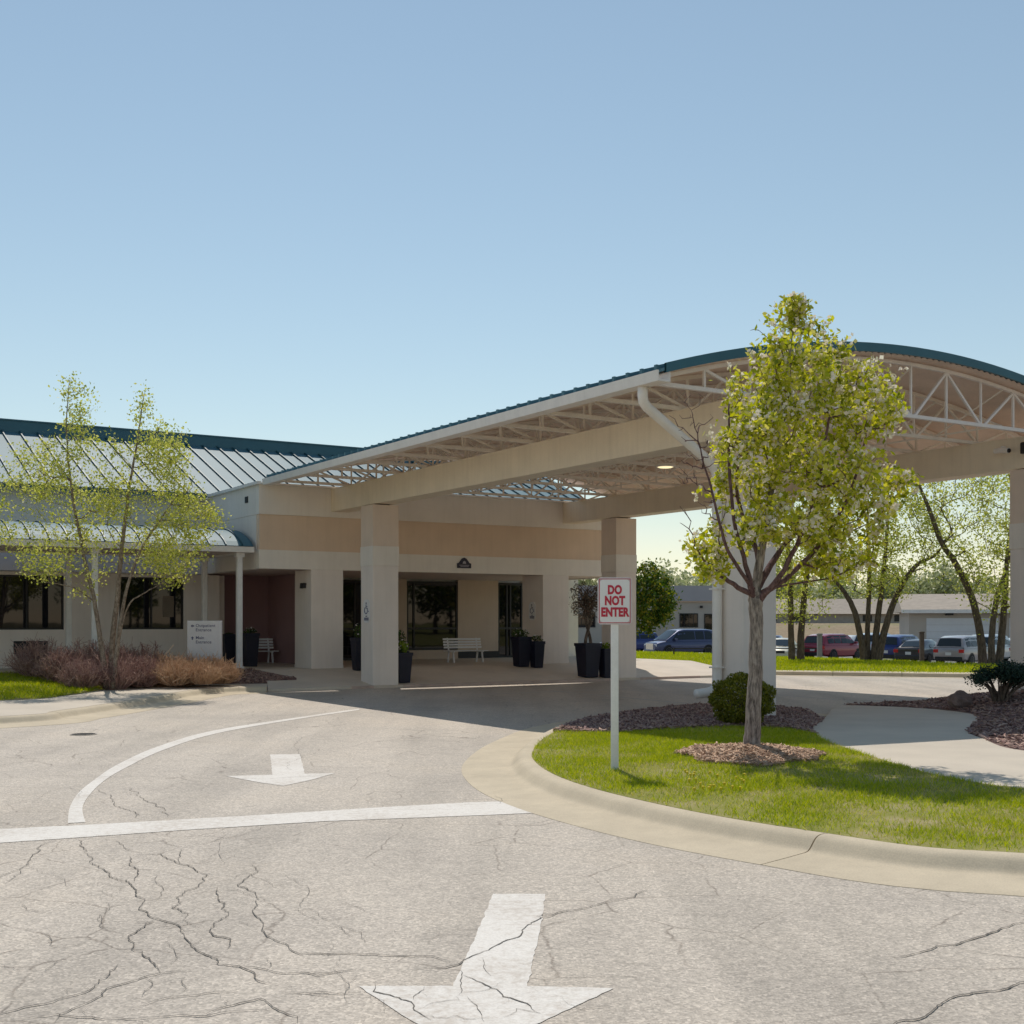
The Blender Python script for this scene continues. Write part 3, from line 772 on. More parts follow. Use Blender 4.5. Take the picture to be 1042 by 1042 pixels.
for pts, w in cracks:
    P = [G(*p) for p in pts]
    fine = []
    for a, b in zip(P, P[1:]): frac(a, b, .07, fine)
    fine.append(P[-1])
    ribbon(fine, w)
    for k in range(max(1, len(fine) // 26)):             # short side cracks
        i = cr_.randrange(len(fine)); t = cr_.uniform(0, 6.28); l = cr_.uniform(.12, .5)
        q = fine[i] + Vector((math.cos(t), math.sin(t), 0)) * l
        f2 = []; frac(fine[i], q, .16, f2); f2.append(q)
        if q.y < 14: ribbon(f2, w * .45)
tag(mb.build('road_cracks', M['crack']), kind='structure')
# drain cover in the road
g = G(85, 747.5)
mb = MB(); mb.lathe([(.23, .003), (.23, .008), (.22, .010)], 28)
dr = mb.build('drain_cover', M['iron'], None, (g.x, g.y, 0))
tag(dr, 'round dark iron drain cover set in the road near the left kerb', 'drain cover')
mb = MB()
for k in range(-4, 5):
    w = math.sqrt(max(0, .20 ** 2 - (k * .042) ** 2)); mb.box(-w, w, k * .042 - .009, k * .042 + .009, .0105, .013)
mb.build('grate_bar', M['dark'], dr)
# ================================================================== hospital building
O3 = (OX, OY, 0)
bld = empty('hospital_building', O3, UV, 'long beige clinic building with tan band, dark windows and teal metal roof', 'building')
B1 = 9.0                                                 # face of the left wing
# --- left wing wall with window openings
wins = [(-13.6, -11.95), (-11.6, -6.98), (-5.18, -2.98)]
WZ0, WZ1 = 1.72, 3.5
mb = MB()
edges = [-40] + [x for w in wins for x in w] + [-1.7]
vs, fs = [], []
for x in sorted(edges):
    vs += [(x, y, z) for y in (B1, B1 + .3) for z in (.2, WZ0, WZ1, 3.62)]
def cell(i, lo):                                         # front, back and the reveals of one wall cell
    k, n_ = 8 * i, 8 * (i + 1)
    return [(k + lo, n_ + lo, n_ + lo + 1, k + lo + 1), (k + 4 + lo, k + 5 + lo, n_ + 5 + lo, n_ + 4 + lo)]
for i in range(len(edges) - 1):
    k, n_ = 8 * i, 8 * (i + 1)
    fs += cell(i, 0) + cell(i, 2) + [(k + 3, n_ + 3, n_ + 7, k + 7)]
    if i % 2 == 0: fs += cell(i, 1)
    else: fs += [(k + 1, n_ + 1, n_ + 5, k + 5), (k + 2, k + 6, n_ + 6, n_ + 2), (k + 1, k + 5, k + 6, k + 2), (n_ + 1, n_ + 2, n_ + 6, n_ + 5)]
fs += [tuple(8 * (len(edges) - 1) + j for j in (0, 4, 5, 6, 7, 3, 2, 1))]
mb.add(vs, fs)
mb.build('wall', M['rose'], bld)
mb = MB(); mb.box(-1.7, -1.42, B1 + .302, 10.5, .2, 3.62); mb.build('return_wall', M['rose'], bld)
mb = MB(); mb.box(-40, -2.302, B1 - .55, B1 + .1, 3.622, 4.20)
mb.build('fascia', mat('grey_fascia', (.58, .57, .62), .8, var=.04, vscale=.6), bld)
mb = MB(); mb.box(-40, -2.302, B1 - .1, B1 + .2, 4.202, 6.30)
mb.build('upper_wall', M['cream'], bld)
for i, (a0, a1) in enumerate(wins):
    mb = MB()
    t = .06
    mb.box(a0, a1, B1 + .04, B1 + .16, WZ0, WZ0 + t); mb.box(a0, a1, B1 + .04, B1 + .16, WZ1 - t, WZ1)
    mb.box(a0, a0 + t, B1 + .042, B1 + .158, WZ0 + t, WZ1 - t); mb.box(a1 - t, a1, B1 + .042, B1 + .158, WZ0 + t, WZ1 - t)
    n = 2 if a1 - a0 < 3 else 4
    for k in range(1, n):
        x = a0 + (a1 - a0) * k / n
        mb.box(x - .025, x + .025, B1 + .043, B1 + .157, WZ0 + t, WZ1 - t)
    w = mb.build('window', M['dark'], bld)
    mb = MB(); mb.box(a0 + t, a1 - t, B1 + .09, B1 + .11, WZ0 + t, WZ1 - t)
    mb.build('pane', M['glass'], w)
    if i == 2:
        mb = MB(); mb.box(-3.68, -3.30, B1 + .075, B1 + .088, WZ0 + .42, WZ0 + 1.15)
        mb.build('notice', M['interior'], w)
for a0, a1, z0, z1 in ((-8.55, -7.5, .92, 1.35), (-12.6, -11.4, .92, 1.35)):
    mb = MB(); mb.box(a0, a1, B1 - .012, B1 - .003, z0, z1)
    for k in range(7):
        z = z0 + (z1 - z0) * k / 7
        mb.box(a0, a1, B1 - .04, B1 - .0125, z, z + .045)
    mb.build('wall_vent', M['vent'], bld)
# --- projecting entrance block
A0, A1, BF = -2.3, 12.2, 3.4
mb = MB()
mb.box(A0, A1, BF, BF + .25, 3.65, 4.24); mb.build('lower_band', M['cream'], bld)
mb = MB(); mb.box(A0 + .02, A1 - .02, BF + .035, BF + .25, 4.242, 5.348); mb.build('tan_band', M['tan'], bld)
mb = MB(); mb.box(A0 - .01, A1 + .01, BF - .02, BF + .25, 5.35, 6.27); mb.build('upper_band', M['cream'], bld)
mb = MB()
mb.box(A0, A0 + .25, BF + .252, B1 + .19, 3.65, 4.24); mb.box(A0 + .003, A0 + .25, BF + .252, B1 + .19, 4.242, 5.348); mb.box(A0 - .01, A0 + .25, BF + .252, B1 + .19, 5.35, 6.27)
M['side'] = mat('side_stucco', (.80, .74, .68), .9, var=.04, vscale=1.2, bump=.1, bscale=140, streak=.05)
mb.build('side_wall', M['side'], bld)
mb = MB(); mb.box(A1 - .25, A1, BF + .252, B1 + .19, 3.65, 6.27); mb.build('side_wall', M['side'], bld)
mb = MB(); mb.box(A0 + .26, A1 - .26, BF + .26, 10.5, 3.68, 3.74); mb.build('soffit', M['soffit'], bld)
mb = MB(); mb.box(A0 - .12, A0 + .02, BF - .14, B1 - .6, 6.272, 6.36); mb.box(A0 + .022, A1 + .1, BF - .14, BF + .1, 6.272, 6.33)
mb.build('coping', M['white'], bld)
mb = MB(); mb.box(A0 + .03, A1 - .03, BF + .11, B1 + 1, 6.20, 6.262); mb.build('flat_roof', M['roof_far'], bld)
# piers
for a0 in (-.55, 8.32):
    mb = MB(); mb.box(a0, a0 + 1.1, BF + .012, BF + 1.4, .47, 3.648); p = mb.build('pier', M['rose'], bld)
    mb = MB(); mb.box(a0 - .012, a0 + 1.112, BF, BF + 1.412, .47, .56); mb.build('pier_base', M['rose'], p)
# back wall of the porch
BW = 10.5
doors = [(3.62, 6.02), (6.47, 8.81), (10.73, 11.94)]
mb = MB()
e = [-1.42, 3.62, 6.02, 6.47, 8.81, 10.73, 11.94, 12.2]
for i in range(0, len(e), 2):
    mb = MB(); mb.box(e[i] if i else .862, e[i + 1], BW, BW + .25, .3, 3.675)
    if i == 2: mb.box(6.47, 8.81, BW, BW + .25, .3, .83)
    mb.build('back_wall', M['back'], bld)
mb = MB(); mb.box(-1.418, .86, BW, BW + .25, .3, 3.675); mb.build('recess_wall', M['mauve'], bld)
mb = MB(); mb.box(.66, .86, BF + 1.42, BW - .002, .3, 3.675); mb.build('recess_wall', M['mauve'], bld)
for x0, x1 in ((6.02, 6.469), (8.812, 10.728)):
    mb = MB(); mb.box(x0, x1, BW - .02, BW - .002, .477, .75); mb.build('dark_base_strip', M['dark'], bld)  # dark strip along the foot of the back wall
for i, (a0, a1) in enumerate(doors):
    t = .07
    z0 = .83 if i == 1 else .478
    mb = MB()
    mb.box(a0, a0 + t, BW + .02, BW + .14, z0, 3.6); mb.box(a1 - t, a1, BW + .02, BW + .14, z0, 3.6)
    mb.box(a0 + t, a1 - t, BW + .022, BW + .138, 3.5, 3.6); mb.box(a0 + t, a1 - t, BW + .022, BW + .138, z0, z0 + .09)
    if i == 1: mids = [a0 + .33]
    elif i == 0: mids = [a0 + .6, a0 + 1.2, a0 + 1.8]
    else: mids = [a0 + .45, a0 + .62]
    for x in mids: mb.box(x - .035, x + .035, BW + .024, BW + .136, z0 + .09, 3.5)
    mb.box(a0 + t, a1 - t, BW + .026, BW + .134, 1.66, 1.74)
    w = mb.build('window' if i == 1 else 'entrance_door', M['dark'], bld)
    mb = MB(); mb.box(a0 + t, a1 - t, BW + .07, BW + .09, z0 + .09, 3.5); mb.build('pane', M['glass'], w)
# rear volume and roofs
mb = MB(); mb.box(-40, 15, BW + .3, 22, .2, 6.2); mb.build('rear_wall', M['cream'], bld)
RB0, RZ0, RB1, RZ1 = 8.3, 6.40, 14.5, 8.92
mb = MB()
mb.add([(-42, RB0, RZ0), (15.3, RB0, RZ0), (15.3, RB1, RZ1), (-42, RB1, RZ1), (-42, RB0, RZ0 - .1), (15.3, RB0, RZ0 - .1), (15.3, RB1, RZ1 - .1), (-42, RB1, RZ1 - .1)],
       [(0, 1, 2, 3), (7, 6, 5, 4), (0, 4, 5, 1), (1, 5, 6, 2), (2, 6, 7, 3), (3, 7, 4, 0)])
roof = mb.build('roof', M['teal_roof'], bld)
mb = MB()
k = -41.5
while k < 15.2:
    mb.bar((k, RB0 + .02, RZ0 + .03), (k, RB1 - .02, RZ1 + .03), .045, .07); k += .62
mb.build('roof_seam', M['teal_seam'], roof)
mb = MB(); mb.box(-42, 15.4, RB1, RB1 + .5, RZ1 - .4, RZ1 + .42); mb.box(-42, 15.4, RB1 - .04, RB1 + .54, RZ1 + .42, RZ1 + .47); mb.build('ridge_cap', M['teal'], bld)
mb = MB(); mb.box(-42, A0 - .13, RB0 - .13, RB0, RZ0 - .16, RZ0 - .0); mb.build('gutter', M['teal_seam'], bld)
mb = MB(); mb.add([(15, RB0, 6.2), (15, RB1, 6.2), (15, RB1, RZ1 - .12), (15, RB0, RZ0 - .12)], [(0, 1, 2, 3)]); mb.build('gable', M['cream'], bld)
mb = MB(); mb.box(A0 - .03, A0 - .008, 4.35, 4.62, 5.78, 5.98); mb.build('overflow_scupper', M['dark'], bld)
# plaque over the entrance: arched top, two lines of small raised lettering
pl = empty('entrance_plaque', AB(5.05, BF - .02, 3.82), UV, 'small dark plaque with arched top on the beige band above the entrance', 'plaque')
prof = [(-.27, 0), (.27, 0), (.27, .16), (.20, .18), (.15, .25), (.08, .33), (0, .36), (-.08, .33), (-.15, .25), (-.20, .18), (-.27, .16)]
mb = MB(); mb.extr(prof, -.02, .018, 1); mb.build('board', M['navy'], pl)
mb = MB()
for z, w in ((.085, .19), (.045, .15)):
    x = -w
    while x < w: mb.box(x, x + .022, -.026, -.0201, z, z + .025); x += .032
mb.extr([(-.07, .15), (.07, .15), (.05, .22), (0, .25), (-.05, .22)], -.026, -.0201, 1)
mb.build('emblem', M['plaque_letter'], pl)
# lamp pair on the first pier
wl = empty('wall_lamp', AB(-.552, 3.98, 3.2), UV, 'small dark twin spot lamp high on the side of the left beige pier', 'wall lamp')
mb = MB(); mb.box(-.03, 0, -.16, .16, -.02, .02); mb.build('bracket', M['dark'], wl)
for s in (-1, 1):
    mb = MB(); mb.tube([(-.05, s * .12, .03), (-.06, s * .12, -.14)], [.05, .055], 10); mb.build('spot', M['dark'], wl)

# ================================================================== arrival canopy
can = empty('entrance_canopy', O3, UV, 'arched teal roofed drive-through canopy on four square columns with open steel joists', 'canopy')
AC = 4.83
def arc(a): return 7.53 - (a - AC) ** 2 / 46.0
CB0, CB1 = -16.35, 3.3
cols_ab = [(0, 0), (9.03, 0), (0, -16.1), (9.03, -16.1)]
for (a, b) in cols_ab:
    base = .03 if b == 0 else .1
    mb = MB()
    mb.cur = 0; mb.bevbox(a, a + .85, b, b + .85, base - .1, 3.666, .012)
    mb.cur = 1; mb.box(a - .012, a + .862, b - .012, b + .862, 3.668, 4.252)
    mb.cur = 2; mb.box(a, a + .85, b, b + .85, 4.254, 5.49)
    c = mb.build('column', [M['rose'], M['cream'], M['column_tan']], can)
    mb = MB(); mb.box(a + .2, a + .65, b + .2, b + .65, 5.488, 5.535); mb.build('bearing_plate', M['dark'], c)
for a in (.12, 9.15):
    mb = MB(); mb.box(a, a + .61, CB0 + .15, BF - .021, 5.53, 6.235)
    mb.box(a - .02, a + .63, CB0 + .15, BF - .021, 6.235, 6.262)
    mb.build('beam', M['beam'], can)
# roof deck: folded pans, ribs across the arch on top, liner ribs along the vault below
N = 40
As = [-2.08 + (11.74 + 2.08) * i / N for i in range(N + 1)]
mb = MB()
vs, fs = [], []
for a in As:
    z = arc(a)
    vs += [(a, CB0, z), (a, CB1, z), (a, CB0, z - .06), (a, CB1, z - .06)]
for i in range(N):
    k = 4 * i; mb_f = [(k, k + 4, k + 5, k + 1), (k + 2, k + 3, k + 7, k + 6), (k, k + 2, k + 6, k + 4), (k + 1, k + 5, k + 7, k + 3)]
    fs += mb_f
fs += [(0, 1, 3, 2), (4 * N, 4 * N + 2, 4 * N + 3, 4 * N + 1)]
mb.add(vs, fs)
b = CB0 + .2
while b < CB1:
    for i in range(0, N, 2):
        mb.bar((As[i], b, arc(As[i]) + .03), (As[i + 2], b, arc(As[i + 2]) + .03), .05, .08)
    mb.bar((As[0] - .05, b, arc(As[0]) + .03), (As[0], b, arc(As[0]) + .03), .07, .09)
    b += .42
rd = mb.build('roof_panel', M['teal_roof'], can)
mb = MB()
M_ = 150
pts = []
for i in range(M_ + 1):
    a = As[0] + .06 + (As[-1] - As[0] - .12) * i / M_
    pts.append((a, arc(a) - (.066 if i % 2 else .105)))
for (a0, z0), (a1, z1) in zip(pts, pts[1:]):
    mb.add([(a0, CB0 + .06, z0), (a1, CB0 + .06, z1), (a1, CB1 - .04, z1), (a0, CB1 - .04, z0)], [(0, 1, 2, 3)])
mb.build('roof_liner', M['deck'], can)
for bb, nm in ((CB0 - .05, 'roof_edge'), (CB1, 'roof_edge')):
    mb = MB()
    for i in range(N):
        a0, a1 = As[i], As[i + 1]
        z0, z1 = arc(a0), arc(a1)
        v8 = [(a0, bb, z0 - .10), (a1, bb, z1 - .10), (a1, bb + .05, z1 - .10), (a0, bb + .05, z0 - .10), (a0, bb, z0 + .075), (a1, bb, z1 + .075), (a1, bb + .05, z1 + .075), (a0, bb + .05, z0 + .075)]
        mb.add(v8, [(3, 2, 1, 0), (4, 5, 6, 7), (0, 1, 5, 4), (2, 3, 7, 6)])
    mb.build(nm, M['teal'], can)
# joists
ZC = 6.29
nj = 11
jb = [CB0 + .42 + i * 1.82 for i in range(nj)]
P = 12
aL, aR = -1.93, 11.59
def joist(b, m, name='joist'):
    mb = MB()
    mb.bar((aL, b, ZC), (aR, b, ZC), .09, .075)
    top = [aL + (aR - aL) * i / 24 for i in range(25)]
    tz = lambda a: arc(a) - .155
    for a0, a1 in zip(top, top[1:]): mb.bar((a0, b, tz(a0)), (a1, b, tz(a1)), .08, .07)
    w = (aR - aL) / P
    for i in range(P):
        a0, am, a1 = aL + w * i, aL + w * (i + .5), aL + w * (i + 1)
        if i % 2 == 0:
            mb.bar((a0 + (.1 if i else .4), b, ZC + (0 if i else 0)), (a1, b, tz(a1) - .02), .05) if i else None
            if i: mb.bar((a1, b + .003, ZC), (a1, b + .003, tz(a1)), .045)
            else: mb.bar((a1, b, ZC), (a1, b, tz(a1)), .045)
        else:
            mb.bar((a0, b + .006, tz(a0) - .02), (a1, b + .006, ZC), .05)
            mb.bar((a0 + .001, b + .003, ZC), (a0 + .001, b + .003, tz(a0)), .045) if i == 1 else None
            if i < P - 1 and tz(a1) - ZC > .3: mb.bar((a1, b - .006, ZC), (a1, b - .006, tz(a1)), .04)
    for a in (.425, 9.455): mb.box(a - .14, a + .14, b - .09, b + .09, 6.262, 6.30)
    return mb.build(name, m, can)
joist(jb[0], M['steel_white'], 'front_truss')
for b in jb[1:]: joist(b, M['steel'])
mb = MB()
for a in (1.8, 4.83, 7.8):
    mb.bar((a, jb[0], ZC + .05), (a, jb[-1], ZC + .05), .035)
    for b0, b1 in zip(jb, jb[1:]):
        mb.bar((a, b0, ZC + .05), (a, b1, arc(a) - .2), .03); mb.bar((a + .04, b0, arc(a) - .2), (a + .04, b1, ZC + .05), .03)
mb.build('bridging', M['steel'], can)
# gutters
for a0, a1 in ((-2.24, -1.96), (11.62, 11.9)):
    mb = MB()
    mb.extr([(a0, 6.24), (a1, 6.24), (a1, 6.42), (a1 - .02, 6.42), (a1 - .02, 6.27), (a0 + .02, 6.27), (a0 + .02, 6.43), (a0 - .02, 6.43)], CB0 - .02, BF - .15, 1)
    mb.build('gutter', M['white'], can)
# downspout of the near left corner: drop, slanting run to the column, down, kick-out at the foot
mb = MB()
path = [(-2.1, -15.75, 6.25), (-2.1, -15.75, 6.08), (-2.06, -15.72, 5.98), (-1.95, -15.68, 5.90), (-.42, -15.54, 5.08), (-.22, -15.52, 4.95), (-.11, -15.5, 4.78), (-.11, -15.5, 4.55), (-.11, -15.5, .92), (-.12, -15.5, .78), (-.20, -15.5, .68), (-.32, -15.5, .645), (-.62, -15.5, .62)]
mb.tube(path, .095, 12)
ds = mb.build('downspout', M['white'], can, smooth=True)
for z in (4.2, 2.6, 1.1):
    mb = MB(); mb.box(-.222, 0.0, -15.608, -15.392, z, z + .03); mb.build('pipe_strap', M['white'], ds)
# lamps under the roof
def dome_lamp(a, b, lab):
    r = empty('canopy_lamp', AB(a, b, 6.24), UV, lab, 'ceiling lamp', 'lamps under the canopy roof')
    mb = MB(); mb.lathe([(.25, -.02), (.27, .0), (.27, .06), (.06, .10), (.025, .12), (.025, .62)], 20); mb.build('housing', M['steel'], r, smooth=False)
    mb = MB(); mb.lathe([(.02, -.045), (.17, -.04), (.215, -.021)], 20); mb.build('diffuser', M['lamp'], r)
d = G(677, 476)
ray = Vector(((677 - CX) / F, 1, (HY - 476) / F))
t = (6.2 - H) / ray.z
pt = ray * t
da = cv * (pt.x - OX) + sv * (pt.y - OY); db = -sv * (pt.x - OX) + cv * (pt.y - OY)
dome_lamp(da, db, 'round lit lamp hanging under the canopy roof between the two long beams')
# camera on the right beam
cam_p = empty('security_camera', AB(9.13, -15.05, 5.98), UV, 'small white security camera bracketed to the right-hand canopy beam', 'security camera')
mb = MB(); mb.tube([(0, 0, .08), (-.12, 0, .08), (-.16, 0, .03)], .03, 8); mb.build('bracket', M['white'], cam_p)
mb = MB(); mb.tube([(-.16, .16, .0), (-.17, -.02, .0), (-.18, -.22, -.03)], [.06, .065, .065], 12); mb.build('housing', M['white'], cam_p)
mb = MB(); mb.tube([(-.18, -.221, -.03), (-.182, -.25, -.034)], .05, 12); mb.build('lens', M['dark'], cam_p)
fl = empty('flood_lamp', AB(9.13, -15.75, 5.95), UV, 'dark flood lamp on the canopy beam just right of the security camera', 'flood lamp')
mb = MB(); mb.bar((0, 0, .12), (-.14, 0, .1), .05); mb.build('bracket', M['dark'], fl)
mb = MB(); mb.bevbox(-.27, -.11, -.12, .12, -.12, .14, .02); mb.build('housing', M['dark'], fl)

# ================================================================== covered walkway on the left
wk = empty('covered_walkway', AB(-2.8, 3.8, .48), UV, 'long covered walkway with low arched metal roof and slim white posts', 'walkway roof')
W0, W1 = 0.0, 3.46                                       # local b of the two post rows
WA0, WA1 = -34.0, .30
ZE = 3.86                                                # eave above its floor (world 4.34)
def warc(t): return ZE + .62 * math.sin(math.pi * t) ** .8
mb = MB(); mbs = MB()
nW = 18
prof = [(-.3 + (W1 + .6) * i / nW, warc(i / nW)) for i in range(nW + 1)]
mb.cur = 0
vs = [(WA0, p, z) for p, z in prof] + [(WA1, p, z) for p, z in prof] + [(WA0, p, z - .05) for p, z in prof] + [(WA1, p, z - .05) for p, z in prof]
k = nW + 1
fs = []
for i in range(nW): fs += [(i, i + 1, k + i + 1, k + i), (2 * k + i, 3 * k + i, 3 * k + i + 1, 2 * k + i + 1)]
mb.add(vs, fs)
wr = mb.build('roof', M['teal_roof'], wk)
x = WA0 + .2
while x < WA1 - .1:
    for i in range(nW): mbs.bar((x, prof[i][0], prof[i][1] + .02), (x, prof[i + 1][0], prof[i + 1][1] + .02), .04, .05)
    x += .52
mbs.build('roof_seam', M['teal_seam'], wr)
mb = MB()
end = prof + [(W1 + .3, ZE - .02), (-.3, ZE - .02)]
mb.extr(end, WA1 + .002, WA1 + .06, 0); mb.build('end_panel', M['teal'], wk)
mb = MB()
mb.box(WA0, WA1 + .06, -.36, -.22, ZE - .20, ZE - .025); mb.box(WA0, WA1 + .06, W1 + .22, W1 + .36, ZE - .20, ZE - .025); mb.box(WA1 - .06, WA1 + .06, -.219, W1 + .219, ZE - .20, ZE - .025)
mb.build('eave_board', M['white'], wk)
mb = MB(); mb.box(WA0, WA1 - .07, -.215, W1 + .215, ZE - .15, ZE - .10); mb.build('ceiling', M['soffit'], wk)
for i in range(5):
    a = -4.4 * i
    for b in (W0, W1):
        mb = MB(); mb.bevbox(a - .085, a + .085, b - .085, b + .085, -.1, ZE - .2, .015)
        mb.box(a - .13, a + .13, b - .13, b + .13, ZE - .34, ZE - .205)
        mb.box(a - .12, a + .12, b - .12, b + .12, -.05, .10)
        mb.build('post', M['post_white'], wk)

# ================================================================== lettering
def text_mesh(body, size, bold=0.0, sx=1.0, align='CENTER', depth=.002):
    cu = bpy.data.curves.new('lettering', 'FONT'); cu.body = body; cu.size = size; cu.offset = bold; cu.extrude = depth; cu.align_x = align; cu.space_character = 1.0 + 6 * bold; cu.resolution_u = 3
    ob = bpy.data.objects.new('lettering', cu); C.objects.link(ob)
    bpy.context.view_layer.update()
    me = bpy.data.meshes.new_from_object(ob.evaluated_get(bpy.context.evaluated_depsgraph_get()))
    bpy.data.objects.remove(ob); bpy.data.curves.remove(cu)
    v = np.empty(len(me.vertices) * 3, np.float32); me.vertices.foreach_get('co', v); v = v.reshape(-1, 3)
    out = [(x * sx, -z, y) for x, y, z in v]             # stands upright, faces -Y
    return out, [tuple(p.vertices) for p in me.polygons]
def lettering(name, lines, material, parent):           # lines: (text, size, bold, sx, x, y, z, align)
    mb = MB()
    for t, size, bold, sx, x, y, z, al in lines:
        v, f = text_mesh(t, size, bold, sx, al)
        mb.add([(p[0] + x, p[1] + y, p[2] + z) for p in v], f)
    return mb.build(name, material, parent, fix=False)
# DO NOT ENTER sign on its white post
sp = G(625.5, 783, .16)
sg = empty('do_not_enter_sign', sp, R(-4), 'white DO NOT ENTER sign in red letters on a white post in the island lawn', 'road sign')
k = sp.y / F
ph = (783 - 589) * k
mb = MB(); mb.bevbox(-.048, .048, -.045, .045, -.1, ph, .006); mb.build('post', M['post_white'], sg)
w2, z0, z1 = 17.4 * k, (783 - 635.5) * k, (783 - 587.5) * k
mb = MB()
r = .03
rc = [(-w2 + r, z0), (w2 - r, z0), (w2, z0 + r), (w2, z1 - r), (w2 - r, z1), (-w2 + r, z1), (-w2, z1 - r), (-w2, z0 + r)]
mb.extr(rc, -.062, -.0465, 1); pn = mb.build('panel', M['sign_edge'], sg)
mb = MB(); q_ = .028
mb.extr([(-w2 + q_ + r, z0 + q_), (w2 - q_ - r, z0 + q_), (w2 - q_, z0 + q_ + r), (w2 - q_, z1 - q_ - r), (w2 - q_ - r, z1 - q_), (-w2 + q_ + r, z1 - q_), (-w2 + q_, z1 - q_ - r), (-w2 + q_, z0 + q_ + r)], -.0645, -.0621, 1)
mb.build('face', M['sign_white'], pn)
mb = MB()
i1, i2 = .019, .027
for (x0, x1, y0, y1) in ((-w2 + i1, w2 - i1, z0 + i1, z0 + i2), (-w2 + i1, w2 - i1, z1 - i2, z1 - i1), (-w2 + i1, -w2 + i2, z0 + i2, z1 - i2), (w2 - i2, w2 - i1, z0 + i2, z1 - i2)):
    mb.box(x0, x1, -.0655, -.0646, y0, y1)
mb.build('red_line', M['red'], pn)
hc = 8.6 * k
lettering('letters', [('DO', hc * 1.42, .0075, .74, 0, -.067, (783 - 604.4) * k, 'CENTER'), ('NOT', hc * 1.42, .0075, .74, 0, -.067, (783 - 615.4) * k, 'CENTER'), ('ENTER', hc * 1.42, .0075, .74, 0, -.067, (783 - 627.0) * k, 'CENTER')], M['red'], pn)

# directional sign by the walkway
ms = empty('directional_sign', GD(208.5, 35.6, .46), R(6), 'pale square directional sign reading Outpatient Entrance and Main Entrance', 'sign')
mw, z0, z1 = .49, .42, 1.55
mb = MB(); mb.bevbox(-mw, mw, -.09, .09, z0, z1, .012); mb.build('panel', M['sign_grey'], ms)
mb = MB(); mb.box(-mw + .06, mw - .06, -.06, .06, -.1, z0); mb.build('plinth', M['sign_edge'], ms)
lettering('letters', [('Outpatient', .125, .001, 1, -.25, -.093, 1.37, 'LEFT'), ('Entrance', .125, .001, 1, -.25, -.093, 1.245, 'LEFT'), ('Main', .125, .001, 1, -.25, -.093, 1.02, 'LEFT'), ('Entrance', .125, .001, 1, -.25, -.093, .895, 'LEFT')], M['ink'], ms)
mb = MB()
def arrow2(cx, cz, up):
    s = .05
    p = [(-s, 0), (0, s), (0, s * .4), (s, s * .4), (s, -s * .4), (0, -s * .4), (0, -s)]
    if up: p = [(-z, -x) for x, z in p]
    mb.extr([(cx + x, cz + z) for x, z in p], -.0925, -.0905, 1)
for q in ((-.34, 1.40, False), (-.34, 1.05, True)):
    mb = MB(); arrow2(*q); mb.build('arrow', M['ink'], ms)

# wheelchair signs on a column and a pier
def access_sign(a, b, z, w, h, label):
    r = empty('wheelchair_sign', AB(a, b, z), UV + R(-90), label, 'access sign', 'wheelchair drop-off signs')
    mb = MB(); c_ = w * .25
    mb.extr([(-w / 2 + c_, -h / 2), (w / 2 - c_, -h / 2), (w / 2, -h / 2 + c_), (w / 2, h / 2 - c_), (w / 2 - c_, h / 2), (-w / 2 + c_, h / 2), (-w / 2, h / 2 - c_), (-w / 2, -h / 2 + c_)], -.016, -.002, 1)
    mb.build('panel', M['sign_white'], r)
    mb = MB()
    y = -.019
    s = w * .36
    oz = h * .10
    mb.tube([(-.1 * s, y, oz + 1.0 * s), (-.1 * s, y - .002, oz + 1.0 * s)], s * .2, 12)
    T = lambda pts: mb.tube([(x * s, y, oz + z * s) for x, z in pts], s * .085, 6)
    T([(-.1, .75), (-.08, .1), (.45, .1), (.7, -.55), (.95, -.48)]); T([(-.1, .42), (.4, .42)])
    T([(-.12 + .62 * math.cos(t), -.28 + .62 * math.sin(t)) for t in np.linspace(R(125), R(330), 12)])
    for zz in (-.33, -.40): mb.box(-w * .34, w * .34, y - .003, y + .002, h * zz, h * (zz + .05))
    mb.box(-w * .12, w * .12, y - .003, y + .002, h * -.24, h * -.20)
    mb.build('symbol', M['ink'], r)
access_sign(-.001, .42, 2.30, .46, .70, 'pale wheelchair symbol sign on the near left canopy column')
access_sign(8.319, BF + .72, 2.36, .44, .66, 'wheelchair symbol sign on the shaded side of the pier beside the entrance door')
# ================================================================== furniture
def make_bench(name, loc, rz, L, label):
    r = empty(name, loc, rz, label, 'bench', 'white slatted benches by the entrance')
    mb = MB()
    for y in (-.22, -.10, .02, .14): mb.box(-L / 2, L / 2, y - .045, y + .045, .42, .445)
    mb.build('seat', M['bench'], r)
    mb = MB()
    for i, z in enumerate((.52, .62, .72, .82)): mb.box(-L / 2 + .03, L / 2 - .03, .19 + i * .025, .212 + i * .025, z, z + .07)
    mb.build('backrest', M['bench'], r)
    for s in (-1, 1):
        x = s * (L / 2 - .22)
        mb = MB()
        mb.bar((x, -.24, 0), (x, -.16, .42), .05); mb.bar((x, .16, .42), (x, .24, 0), .05); mb.bar((x, -.26, .40), (x, .2, .40), .05, .04); mb.bar((x, .17, .40), (x, .285, .90), .05, .035)
        mb.build('leg', M['bench'], r)
    return r
make_bench('bench', AB(6.65, 6.1, .476), UV, 1.66, 'white slatted bench standing alone in front of the big dark entrance window')
make_bench('bench', AB(-.35, 9.3, .476), UV, 1.75, 'white slatted bench in the dark recess, partly hidden by planters and a walkway post')

